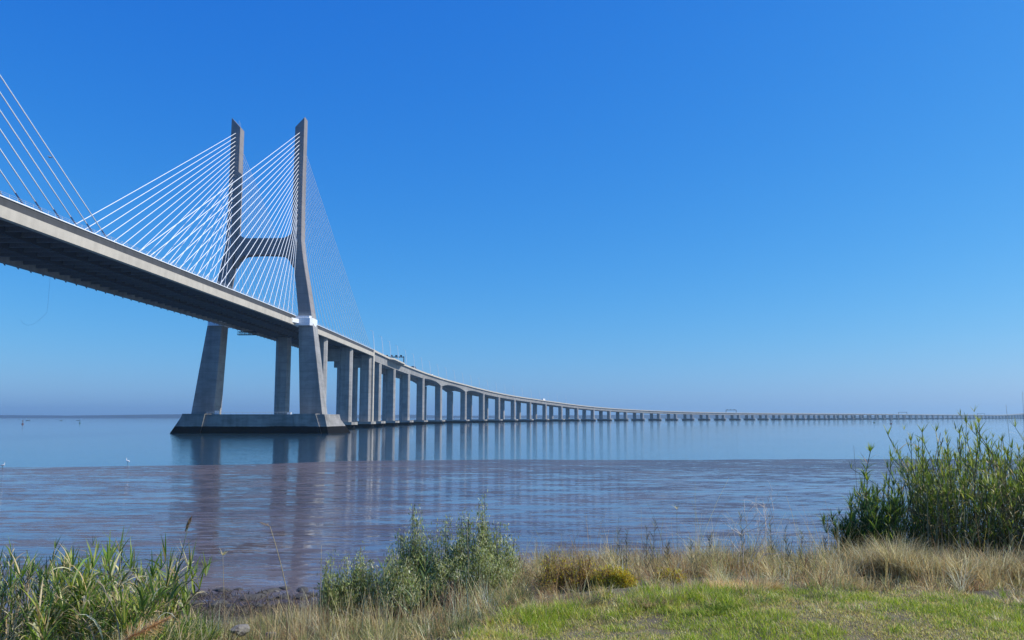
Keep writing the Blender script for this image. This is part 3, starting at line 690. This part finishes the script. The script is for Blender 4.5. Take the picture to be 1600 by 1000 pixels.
reeds(g, x, y, h, DARKG+GREEN[:2]+STRAW[:1], (.14, .32), .016, 12, .14, .7, 5, .2, .006, .6, 2)
def plume(g, p, az, ti, L, col, wdt=.05, nn=260, droop=.3):
    r = Rib(); t = U(0, 1, nn); d = np.array([math.sin(ti)*math.cos(az), math.sin(ti)*math.sin(az), math.cos(ti)])
    B = p[None]+d[None]*(t*L)[:, None]*.85; fat = np.sin(np.clip(t*1.1+.12, 0, 1)*math.pi)**.7
    r.add(B, az+rng.normal(0, .9, nn), np.clip(ti+rng.normal(0, .35, nn), 0, 2.2), L*U(.12, .26, nn)*(.35+fat), .004, droop, pal(col, nn, .2), 3, .8)
    return r.build('plume', M_straw, g)
def stalk(name, cat, px, py, Y, px1, Y1, label, leaf=None, col=(.30, .25, .14), r=.007, plm=None, drp=0, grp=None):
    """one stalk whose tip shows at (px, py) and whose foot stands at column px1"""
    vy = (500-py)/1320; th = R(6.57); zt = EYE+Y*math.tan(th+math.atan(vy)); x1 = X(px1, Y1); tip = np.array([X(px, Y), Y, zt]); ft_ = np.array([x1, Y1, float(gz(x1, Y1))-.03])
    g = plant(name, x1, Y1, label, cat, grp); pts = []
    for i in range(9):
        t = i/8; q = ft_*(1-t)+tip*t; q[2] += drp*math.sin(t*math.pi)*.5; q[0] += drp*(t-t*t)*(.6 if px < px1 else -.6); pts.append(tuple(q))
    m = MB().tube(pts, [r*(1-.5*i/8) for i in range(9)], 5); o = m.build('stalk', plain('stalk_'+name, col, .7), g, True)
    return g, tip, ft_, pts
g, tip, ft_, pts = stalk('plumed_reed', 'reed', 308, 822, 8.9, 262, 8.9, 'single reed with a brown seed head leaning right against the water', col=(.09, .12, .06))
plume(g, tip-np.array([.03, 0, .06]), 0.0, .38, .20, [(.40, .28, .16), (.5, .36, .2), (.25, .18, .1)], nn=420)
r = Rib(); B = np.array([pts[i] for i in (3, 4, 5, 6, 4, 5)]); r.add(B, U(-.6, .6, 6), U(.2, .6, 6), .34, .028, U(.5, 1.2, 6), pal(DARKG, 6)); r.build('foliage', M_leaf, g)
g, tip, ft_, pts = stalk('bent_dry_reed', 'reed', 432, 822, 9.6, 478, 9.6, 'tall bent straw-coloured reed arching over left of the grey-green shrub', drp=.12)
plume(g, tip, math.pi, 1.25, .14, [(.45, .30, .14), (.5, .36, .2)], nn=110, droop=.5)
for a in ((511, 852, 9.8, 512, 9.8, 'bare upright pale stem at the left side of the shrub'), (732, 830, 10.2, 737, 10.2, 'long pale bare stem rising in front of the grey-green shrub'), (362, 864, 10, 372, 10, 'thin reddish dry stem over the rocks'), (1051, 792, 12.2, 1050, 12.2, 'lone tall thin stem with a small tuft, standing among the middle weeds'), (1590, 612, 13, 1582, 13, 'hair-thin stem topping the big right-hand reeds'), (1563, 632, 13, 1572, 13, 'slightly leaning thin stem among the right-hand reed tops'), (1325, 696, 13, 1330, 13, 'thin bare stem above the separate dark reed bush')):
    g, tip, ft_, pts = stalk('thin_stem', 'dry stem', *a, r=.004, col=(.34, .27, .15) if a[0] < 1000 else (.16, .15, .08), grp='thin bare stems')
    if a[0] in (1051, 362):
        r = Rib(); k = 14; r.add(np.repeat(tip[None], k, 0)-np.array([[0, 0, .03]]), U(0, 6.28, k), U(.3, 1.1, k), U(.04, .12, k), .008, U(0, .8, k), pal(STRAW[:2]+GREEN[:1], k), 3); r.build('tuft', M_straw, g)
g, tip, ft_, pts = stalk('feather_plume', 'plume', 215, 1003, 6.2, 190, 6.1, 'fluffy orange-brown seed plume lying across the bottom edge near the left', col=(.4, .26, .12))
plume(g, tip, math.radians(8), 1.12, .42, [(.95, .58, .27), (.95, .68, .38), (.85, .48, .20)], nn=700, droop=.45)
# -- grey-green saltbush in the middle
def bush(name, lobes, label, cat, cols, nshoot=240, leafl=(.034, .062), lw=.017, nl=54, grp=None, twig=(.16, .12, .08), jit=.038, hv=(.55, 1.10)):
    gx, gy = lobes[0][0], lobes[0][1]; g = plant(name, gx, gy, label, cat, grp); st = Rib(); lf = Rib()
    for (cx, cy, rad, zt, wt) in lobes:
        z0 = float(gz(cx, cy)); H = zt-z0
        for i in range(int(nshoot*wt)):
            a = U(0, 6.28); rr = math.sqrt(U(0, 1)); ex, ey = cx+rad*rr*math.cos(a), cy+rad*.8*rr*math.sin(a)
            ez = z0+H*(1-.6*rr**2.2)*U(*hv)
            b = np.array([cx+(ex-cx)*.25, cy+(ey-cy)*.25, z0]); e = np.array([ex, ey, ez])
            mid = (b+e)/2 + np.array([(ex-cx)*.22, (ey-cy)*.22, 0])
            ts = np.linspace(0, 1, 6); pts = [(1-t)**2*b+2*t*(1-t)*mid+t*t*e for t in ts]
            for p0, p1 in zip(pts[:-1], pts[1:]):
                d = p1-p0; L = np.linalg.norm(d); d = d/max(L, 1e-6); st.add(p0, math.atan2(d[1], d[0]), math.acos(max(-1, min(1, d[2]))), L, .006, 0, pal([twig], 1), 1, 0, 1, 3.0)
            k = nl; tl = U(.38, 1.0, k)**.8; B = ((1-tl)**2)[:, None]*b+(2*tl*(1-tl))[:, None]*mid+(tl**2)[:, None]*e + rng.normal(0, jit, (k, 3))
            lf.add(B, U(0, 6.28, k), U(.1, 1.3, k), U(*leafl, k), lw*U(.7, 1.2, k), U(-.3, .7, k), pal(cols, k, .22), 2, 1.0, .5, 1.5)
    st.build('twigs', M_stem, g, False); lf.build('foliage', M_leaf, g); return g
def zat(py, Y): return EYE+Y*math.tan(R(6.57)+math.atan((500-py)/1320))
Z2 = lambda px, py, Y, r, w: (X(px, Y), Y, r, zat(py, Y), w)
bush('saltbush', [Z2(738, 800, 12.3, .40, .7), Z2(755, 778, 12.3, .16, .25), Z2(700, 815, 12.2, .30, .45), Z2(782, 818, 12.4, .30, .45), Z2(760, 850, 12.0, .42, .5), Z2(715, 868, 11.9, .4, .4)], 'grey-green leafy shrub in the middle, its tallest right-hand lobe', 'shrub', OLIVE, 140, grp='grey-green shrubs at the water edge')
bush('saltbush', [Z2(655, 795, 12.2, .20, .35), Z2(640, 822, 12.2, .32, .45), Z2(672, 830, 12.2, .25, .35), Z2(608, 850, 12.0, .28, .4), Z2(575, 858, 12.0, .26, .4), Z2(548, 872, 11.9, .22, .3), Z2(640, 876, 11.8, .42, .45)], 'grey-green leafy shrub, lower left lobe joined to the tallest one', 'shrub', OLIVE, 140, grp='grey-green shrubs at the water edge')
bush('saltbush', [(X(525, 11.8), 11.8, .15, zat(862, 11.8), .5)], 'smallest grey-green sprig at the far left of the middle shrubs', 'shrub', OLIVE[:3], 60, grp='grey-green shrubs at the water edge')
YEL = [(.75, .58, .02), (.82, .66, .04), (.55, .50, .06), (.40, .38, .08), (.5, .3, .08)]
BRN = [(.38, .24, .11), (.48, .32, .15), (.28, .16, .08), (.50, .40, .13), (.44, .40, .10)]
for px, Y, r_, py, c, lab in ((868, 11.2, .30, 868, BRN+YEL[:1], 'yellow-tipped brown weed bush, leftmost of the yellowish row'), (905, 11.2, .26, 872, BRN[:4]+YEL[:1], 'russet brown weed bush with a dark base, second in the yellowish row'), (940, 11.0, .17, 885, YEL[:4]+BRN[:2], 'olive yellow weed bush, third in the yellowish row'), (968, 10.9, .17, 893, YEL, 'brightest yellow flowering weed bush in the row'), (1040, 11.0, .20, 894, YEL[:3]+BRN, 'dull yellow weed bush at the right end of the yellowish row')):
    bush('weed_bush', [(X(px, Y), Y, r_, zat(py, Y), .8)], lab, 'weed bush', c, 130, (.018, .036), .012, 44, 'yellowish weed bushes along the lawn edge', (.2, .12, .06), .03, (.3, 1.25))
bush('weed_bush', [(X(918, 11.0), 11.0, .10, zat(905, 11.0), .8)], 'small dark heap of dead weed at the base of the russet bush', 'weed bush', [(.03, .025, .015), (.06, .045, .03)], 80, (.014, .028), .008, 24, 'yellowish weed bushes along the lawn edge', (.06, .04, .03))
# low green understorey and the heap of brown twigs under the shrub
bush('dead_bush', [(X(715, 10.8), 10.8, .24, zat(905, 10.8), .7)], 'reddish brown dead twigs in front of the grey-green shrub', 'dead bush', [(.16, .08, .04), (.22, .12, .07)], 130, (.014, .03), .005, 10, None, (.2, .11, .07))
# feathery reed sprigs
for px, py, px1, Y, lab in ((962, 832, 965, 12.6, 'narrow grey-green feathery reed sprig, leftmost over the yellow bushes'), (975, 828, 972, 12.5, 'narrow feathery reed sprig leaning right beside the leftmost one'), (1005, 824, 1002, 12.4, 'brownish feathery reed sprig left of the lone tall stem'), (1018, 812, 1010, 12.5, 'tallest brown-topped feathery reed sprig left of the lone tall stem'), (1036, 850, 1034, 12.3, 'low feathery reed sprig left of the lone tall stem'), (1072, 846, 1070, 12.2, 'low feathery reed sprig just right of the lone tall stem'), (1100, 836, 1098, 12.2, 'feathery reed sprig between the lone tall stem and the bare twigs'), (1148, 806, 1150, 12.4, 'dark feathery reed sprig rising inside the bare white twigs'), (1192, 806, 1196, 12.6, 'green feathery reed sprig right of the bare white twigs'), (1215, 826, 1218, 12.4, 'arched feathery reed sprig, second right of the bare white twigs'), (1240, 832, 1236, 12.6, 'drooping feathery reed sprig before the right water'), (1275, 842, 1272, 12.7, 'low reed sprig nearest the separate dark reed bush')):
    g, tip, ft_, pts = stalk('reed_sprig', 'reed sprig', px, py, Y, px1, Y, lab, r=.004, col=(.2, .18, .1), grp='feathery reed sprigs behind the lawn')
    r = Rib(); k = 44; tl = np.linspace(.2, 1, k); B = ft_[None]*(1-tl)[:, None]+tip[None]*tl[:, None]
    r.add(B, np.pi*(np.arange(k) % 2)+rng.normal(0, .35, k), U(.3, .7, k), U(.10, .20, k)*(1.25-tl*.7), .014, U(.0, .7, k), pal([(.12, .15, .09), (.18, .18, .11), (.28, .22, .14), (.09, .12, .08)], k), 3); r.build('foliage', M_leaf, g)
# broad-leaved young cane shoots in front of the shrub
for px, py, px1, Y, lab in ((606, 884, 612, 10.0, 'young cane shoot with broad pale leaves, left one in front of the shrub'), (668, 872, 671, 10.0, 'young cane shoot with broad pale leaves, right one in front of the shrub'), (655, 902, 640, 9.8, 'young cane shoot with a horizontal leaf between the two others')):
    g, tip, ft_, pts = stalk('cane_shoot', 'cane shoot', px, py, Y, px1, Y, lab, r=.006, col=(.3, .26, .08), grp='young cane shoots before the shrub')
    r = Rib(); k = 11; tl = np.linspace(.35, 1, k); B = ft_[None]*(1-tl)[:, None]+tip[None]*tl[:, None]
    r.add(B, np.pi*(np.arange(k) % 2)+rng.normal(0, .4, k), U(.25, .75, k), U(.18, .28, k), .028, U(.1, .9, k), pal([(.18, .26, .07), (.28, .34, .12), (.12, .2, .06)], k), 4, base=.35); r.build('foliage', M_leaf, g)
# bare pale branching twigs
g = plant('bare_twigs', X(1155, 12.2), 12.2, 'tangle of bare whitish branching twigs standing above the dry weeds', 'dead bush')
m = MB()
def br(p, d, L, r_, dep_):
    pts = [p]; q = Vector(p); d = Vector(d)
    for i in range(4):
        d = (d+Vector((rng.normal(0, .22), rng.normal(0, .15), rng.normal(0, .12)))).normalized(); q = q+d*L/4; pts.append(q.copy())
        if dep_ > 0 and i > 0 and rng.random() < .75: br(q.copy(), (d+Vector((rng.normal(0, .7), rng.normal(0, .4), rng.normal(.05, .4)))).normalized(), L*U(.45, .7), r_*.6, dep_-1)
    m.tube(pts, [r_*(1-.15*i) for i in range(5)], 4)
for px, dx in ((1150, -.05), (1156, .15), (1168, .45), (1145, -.5), (1160, .05)):
    x_ = X(px, 12.2); br(Vector((x_, 12.2, float(gz(x_, 12.2)))), Vector((dx, 0, 1)).normalized(), U(.52, .68), .008, 3)
m.build('twigs', plain('bleached_twig', (.72, .62, .52), .8), g)
# -- drooping tussocks of dry grass before the right-hand reeds
for px, Y, R_, L, n, lab in ((1345, 11.9, .26, .62, 1000, 'straw tussock left of all, in front of the separate dark reed bush'), (1385, 11.7, .24, .72, 1300, 'tall pale straw tussock in front of the gap between the reeds'), (1425, 11.5, .3, .62, 1200, 'bulging straw tussock left of the dark hollow under the reeds'), (1478, 11.4, .3, .55, 1200, 'wide arching straw tussock below the dark hollow'), (1530, 11.6, .26, .62, 900, 'straw tussock with nodding heads right of the dark hollow'), (1585, 11.5, .28, .50, 700, 'thin grey straw tussock at the right photo border'), (1300, 11.8, .25, .48, 800, 'low straw tussock at the left end of the tussock row')):
    x0 = X(px, Y); g = plant('grass_tussock', x0, Y, lab, 'grass tussock', 'straw tussocks before the reeds'); r = Rib(); x_, y_ = blob(n, x0, Y, R_, R_*.7); dirn = np.where(rng.random(n) < .62, np.arctan2(y_-Y, x_-x0)+rng.normal(0, .7, n), rng.normal(0.1, .9, n))
    r.add(np.stack([x_, y_, gz(x_, y_)], -1), dirn, U(.0, .35, n), L*U(.5, 1.1, n), .0065, U(.5, 2.3, n), pal(STRAW+[(.5, .40, .2), (.35, .33, .15)], n, .2), 5, .9)
    r.build('blades', M_straw, g)
for px, Y, R_, L, n, cl, lab in ((1150, 9.75, .42, .20, 2200, [(.80, .58, .26), (.70, .46, .20), (.86, .68, .36)], 'golden dry mound of grass at the upper edge of the lawn centre'), (1010, 9.0, .22, .12, 800, [(.55, .36, .22), (.42, .28, .18)], 'flat reddish brown dead patch in the left part of the lawn'), (1095, 8.6, .24, .09, 700, [(.17, .26, .03), (.26, .36, .04), (.38, .44, .08)], 'darkest green tuft near the bottom centre of the lawn'), (1262, 9.2, .16, .10, 500, [(.12, .13, .05), (.2, .2, .08)], 'small dark weed patch in the right half of the lawn'), (905, 9.2, .2, .12, 600, [(.40, .32, .16), (.28, .26, .10)], 'brownish tuft at the left end of the lawn')):
    x0 = X(px, Y); g = plant('grass_tuft', x0, Y, lab, 'grass tuft', 'odd tufts and patches on the lawn'); r = Rib(); x_, y_ = blob(n, x0, Y, R_, R_*.6); dirn = np.arctan2(y_-Y, x_-x0)+rng.normal(0, .8, n)
    r.add(np.stack([x_, y_, gz(x_, y_)-.005], -1), dirn, U(.1, 1.0, n), L*U(.4, 1.1, n), .0065, U(.2, 1.8, n), pal(cl, n, .22), 4, .9); r.build('blades', M_straw, g)
# -- ground cover that nobody could count
def scatter(n, x0, x1, y0, y1, keep):
    x = U(x0, x1, n); y = U(y0, y1, n); k = keep(x, y) > rng.random(n); return x[k], y[k]
def edge_d(x, y): return y-lawn_edge(x)
# lawn
inl = lambda x, y: np.clip((.25-edge_d(x, y))/.5+fbm(x, y, 2., 40)-.5, 0, 1)*(y > 4.5)*(abs(x) < y*.66+.6)
x, y = scatter(360000, -2.5, 9.5, 5.2, 10.6, inl)
p1 = fbm(x, y, .9, 31, 3); p2 = fbm(x, y, 3.2, 32, 3); p3 = fbm(x, y, 7, 33, 2)
lush = np.clip((p1*.5+p2*.5-.48)*9+.5, 0, 1)
n = len(x); G_ = pal([(.32, .43, .025), (.42, .52, .035), (.22, .34, .02), (.52, .58, .07)], n, .15); D_ = pal([(.66, .57, .14), (.76, .61, .22), (.50, .46, .10), (.84, .70, .34)], n, .18)
dryk = rng.random(n) > (.12+.68*lush); col = np.where(dryk[:, None], D_, G_)
ed = np.clip((edge_d(x, y)+.9)/1.0, 0, 1)*np.clip((X(1230, 9.5)-x)/1.0, .15, 1)
hh = (.022+.040*lush*p3*1.6+.026*p2)*U(.6, 1.25, n)*(1+ed*1.5)
r = Rib(); r.add(np.stack([x, y, gz(x, y)-.004], -1), U(0, 6.28, n), U(.2, 1.25, n), hh, .0060*U(.6, 1.2, n), U(0, 1.3, n), col, 2, .9, .8)
o = r.build('lawn_grass', M_leaf); tag(o, 'short patchy green and straw-coloured grass of the lawn', 'grass', kind='stuff')
# rough straw-coloured growth on the slope, in tangled tufts
BUSH = [(X(868, 11.2), 11.2, .38), (X(905, 11.2), 11.2, .34), (X(940, 11.0), 11.0, .26), (X(968, 10.9), 10.9, .28), (X(1040, 11.0), 11.0, .30)]
def clumps(nc, nb, x0, x1, y0, y1, keep, hfun, cols, rad=(.03, .12), tilt=1.1, droop=(-.3, 2.0), wid=.0062, seg=4, cw=None):
    x, y = scatter(nc, x0, x1, y0, y1, keep); nc = len(x); ci = np.repeat(np.arange(nc), nb); n = len(ci)
    rd = U(*rad, nc); a = U(0, 6.28, n); rr = rd[ci]*np.sqrt(U(0, 1, n)); px_ = x[ci]+rr*np.cos(a); py_ = y[ci]+rr*np.sin(a)
    hc = hfun(x, y)*U(.45, 1.35, nc); cc = rng.choice(len(cols), nc, p=cw); lean = U(0, 6.28, nc); ln = U(0, .5, nc)
    k = rng.random(n) < .72; ck = np.where(k, cc[ci], rng.integers(0, len(cols), n)); col = np.array(cols)[ck]*(1+rng.normal(0, .22, (n, 1))); col = np.clip(col, .01, .9)
    az = np.where(rng.random(n) < .4, lean[ci]+rng.normal(0, .5, n), a+rng.normal(0, .6, n)); tl = np.clip(rr/rd[ci]*tilt*U(.2, 1, n)+ln[ci]*.5, 0, 1.5)
    return np.stack([px_, py_, gz(px_, py_)-.01], -1), az, tl, hc[ci]*U(.4, 1.1, n), wid*U(.5, 1.4, n), U(*droop, n), col, seg
def slope_keep(x, y):
    k = np.clip((edge_d(x, y)+.10)/.5, 0, 1)*(abs(x) < y*.66+1.2)*np.clip((19-y)/6, 0, 1)*np.clip(.30+1.4*fbm(x, y, 1.1, 50), 0, 1)
    for bx, by, br_ in BUSH: k = k*np.where((abs(x-bx) < br_) & (y < by+.1) & (y > by-.9), .30, 1)
    return k
def slope_h(x, y):
    ee = edge_d(x, y); q2 = fbm(x, y, 1.7, 52, 3)
    h = (.10+.66*np.clip(q2-.22, 0, 1))*np.clip(.45+ee*.45, .45, 1.35)*np.interp(x, [.5, 2.0], [1, 1.25])
    return h*np.where(x < .3, np.interp(x, [-9, -4.2, -3.2, -.6, .3], [1.05, .95, .75, .6, 1.0]), 1.0)
COLS = STRAW+STRAW[:3]+BRN[:5]+BRN[:2]+[(.62, .42, .20), (.54, .34, .16)]+[(.22, .18, .10), (.34, .34, .12), (.46, .46, .16), (.24, .28, .10)]
r = Rib()
for args in (dict(nc=5200, nb=46, keep=slope_keep, hfun=slope_h, cols=COLS), dict(nc=5200, nb=16, keep=slope_keep, hfun=lambda x, y: slope_h(x, y)*.5, cols=COLS+[(.13, .10, .06)]*2, rad=(.1, .25), tilt=1.5, wid=.008, seg=3)):
    P_b, az_, tl_b, L_, W_, D_b, col_, sg_ = clumps(x0=-11, x1=9.8, y0=4.5, y1=18.5, **args)
    r.add(P_b, az_, tl_b, L_, W_, D_b, col_, sg_, .9, .8)
# greener stems among the straw at the left
P_b, az_, tl_b, L_, W_, D_b, col_, sg_ = clumps(1300, 26, -8, .2, 6, 13, slope_keep, lambda x, y: slope_h(x, y)*.9, [(.28, .30, .09), (.20, .24, .08), (.36, .34, .12), (.16, .2, .07)])
r.add(P_b, az_, tl_b, L_, W_, D_b, col_, sg_, .9, .8)
# a few seed stalks standing over the rest
x, y = scatter(1500, -9, 9.8, 6, 14, slope_keep); n = len(x); x = x[:n]
r.add(np.stack([x, y, gz(x, y)], -1), U(0, 6.28, n), abs(rng.normal(0, .22, n)), slope_h(x, y)*U(1.0, 1.7, n)+.08, .0048, U(0, 1.0, n), pal(COLS, n), 4, .5, 1, 3.0)
o = r.build('dry_grass', M_straw); tag(o, 'tangled straw-coloured dry grass and stems covering the slope', 'dry grass', kind='stuff')
# darker and paler tufts inside and along the lawn
r = Rib()
lk = lambda x, y: np.clip((.5-edge_d(x, y))/.6, 0, 1)*(abs(x) < y*.66+.6)*(fbm(x, y, 1.3, 70) > .5)
P_b, az_, tl_b, L_, W_, D_b, col_, sg_ = clumps(1900, 36, -2, 9.5, 5.6, 10.6, lk, lambda x, y: .05+.07*np.clip(edge_d(x, y)+1.6, 0, 1.4), [(.20, .32, .03), (.30, .42, .05), (.40, .48, .09), (.66, .56, .24), (.80, .68, .36), (.42, .32, .16)], rad=(.03, .10), tilt=1.2)
r.add(P_b, az_, tl_b, L_, W_, D_b, col_, 3, .9, .8)
ek = lambda x, y: np.clip(1-abs(edge_d(x, y)-.05)/.5, 0, 1)*(abs(x) < y*.66+.6)
P_b, az_, tl_b, L_, W_, D_b, col_, sg_ = clumps(900, 40, -2, 9.5, 6, 11.5, ek, lambda x, y: .12+.10*fbm(x, y, 2, 71), [(.26, .36, .06), (.40, .44, .14), (.66, .54, .28), (.76, .62, .36), (.5, .33, .16)], rad=(.03, .11), tilt=1.2)
r.add(P_b, az_, tl_b, L_, W_, D_b, col_, 3, .9, .8)
o = r.build('grass_tufts', M_leaf); tag(o, 'scattered taller tufts of mixed green and straw grass in and around the lawn', 'grass', kind='stuff')
# upright dead stems before the shrub
x = U(X(430, 10), X(760, 10), 420); y = U(9.2, 11.4, 420); k = edge_d(x, y) > .5; x = x[k]; y = y[k]; n = len(x)
r = Rib(); r.add(np.stack([x, y, gz(x, y)-.01], -1), U(0, 6.28, n), abs(rng.normal(0, .25, n)), U(.2, .58, n), .006, U(0, .4, n), pal(STRAW[:3]+[(.2, .15, .1)], n), 3, .6, 1, 3.0)
o = r.build('dead_stems', M_straw); tag(o, 'upright dead brown stems crowded in front of the grey-green shrub', 'dead stems', kind='stuff')
# low green weeds under the left reeds
x, y = scatter(22000, X(-90, 9), X(285, 9), 7.6, 10.6, lambda x, y: x*0+1); n = len(x)
r = Rib(); r.add(np.stack([x, y, gz(x, y)], -1), U(0, 6.28, n), U(0, .8, n), U(.15, .6, n), .014*U(.5, 1.3, n), U(.2, 1.6, n), pal(DARKG+GREEN[:3]+STRAW[:2], n, .25), 4, 1, .7)
o = r.build('undergrowth', M_leaf); tag(o, 'dense green undergrowth of blades below the left-hand reeds', 'undergrowth', kind='stuff')
# -- stones along the tide line
def rock(x, y, z, sx_, sy_, sz_, mt, seed):
    bm_ = __import__('bmesh').new(); __import__('bmesh').ops.create_icosphere(bm_, subdivisions=3, radius=1)
    off = Vector((seed*3.1, seed*1.7, seed*.9))
    for v in bm_.verts:
        k = 1+.35*mn.noise(v.co*1.3+off)+.14*mn.noise(v.co*3.5+off); v.co = Vector((v.co.x*sx_*k, v.co.y*sy_*k, v.co.z*sz_*k))
    me = bpy.data.meshes.new('rock'); bm_.to_mesh(me); bm_.free(); me.materials.append(mt); o = bpy.data.objects.new('rock', me); C.objects.link(o); o.location = (x, y, z); o.rotation_euler = (0, 0, seed*1.3); return o
M_rock = concrete('dark_wet_rock', (.12, .11, .095), None, .7, .5, 2.5); M_rock2 = concrete('pale_stone', (.22, .20, .17), None, .3, .8, 4)
for i in range(120):
    Y = U(34.0, 38.5); x_ = X(U(255, 900) if i < 95 else U(900, 1300), Y); s_ = U(.12, .38); z = float(gz(x_, Y))
    o = rock(x_, Y, max(z, -.02)+.02, s_*U(.9, 1.6), s_, s_*U(.35, .7), M_rock if rng.random() < .97 else M_rock2, i+1)
    tag(o, 'dark wet rock lying among others along the tide line', 'rock', 'rocks along the tide line')
for px, py, s_, lab in ((392, 982, .09, 'pale whitish stone in the dry grass at the lower left'), (440, 990, .06, 'small pale stone in the dry grass right of the larger one')):
    Y = 10.2; o = rock(X(px, Y), Y, zat(py, Y)-.02, s_*1.2, s_, s_*.7, M_rock2, px*.1); tag(o, lab, 'stone')
# brown weed and driftwood mat on the tide line
x = U(-16, 3, 11000); y = U(31.0, 36.5, 11000)+fbm(x, x*0, .25, 60)*1.5; n = len(x)
r = Rib(); r.add(np.stack([x, y, np.maximum(gz(x, y), 0)+U(.0, .10, n)*(fbm(x, y, .5, 61) > .45)], -1), U(0, 6.28, n), U(.7, 1.7, n), U(.1, .5, n), .03, U(-.3, .6, n), pal([(.04, .035, .03), (.07, .055, .04), (.12, .09, .06), (.34, .26, .16)], n, .3), 2)
o = r.build('tide_wrack', M_straw); tag(o, 'dark mat of washed-up reed litter along the tide line', 'wrack', kind='stuff')
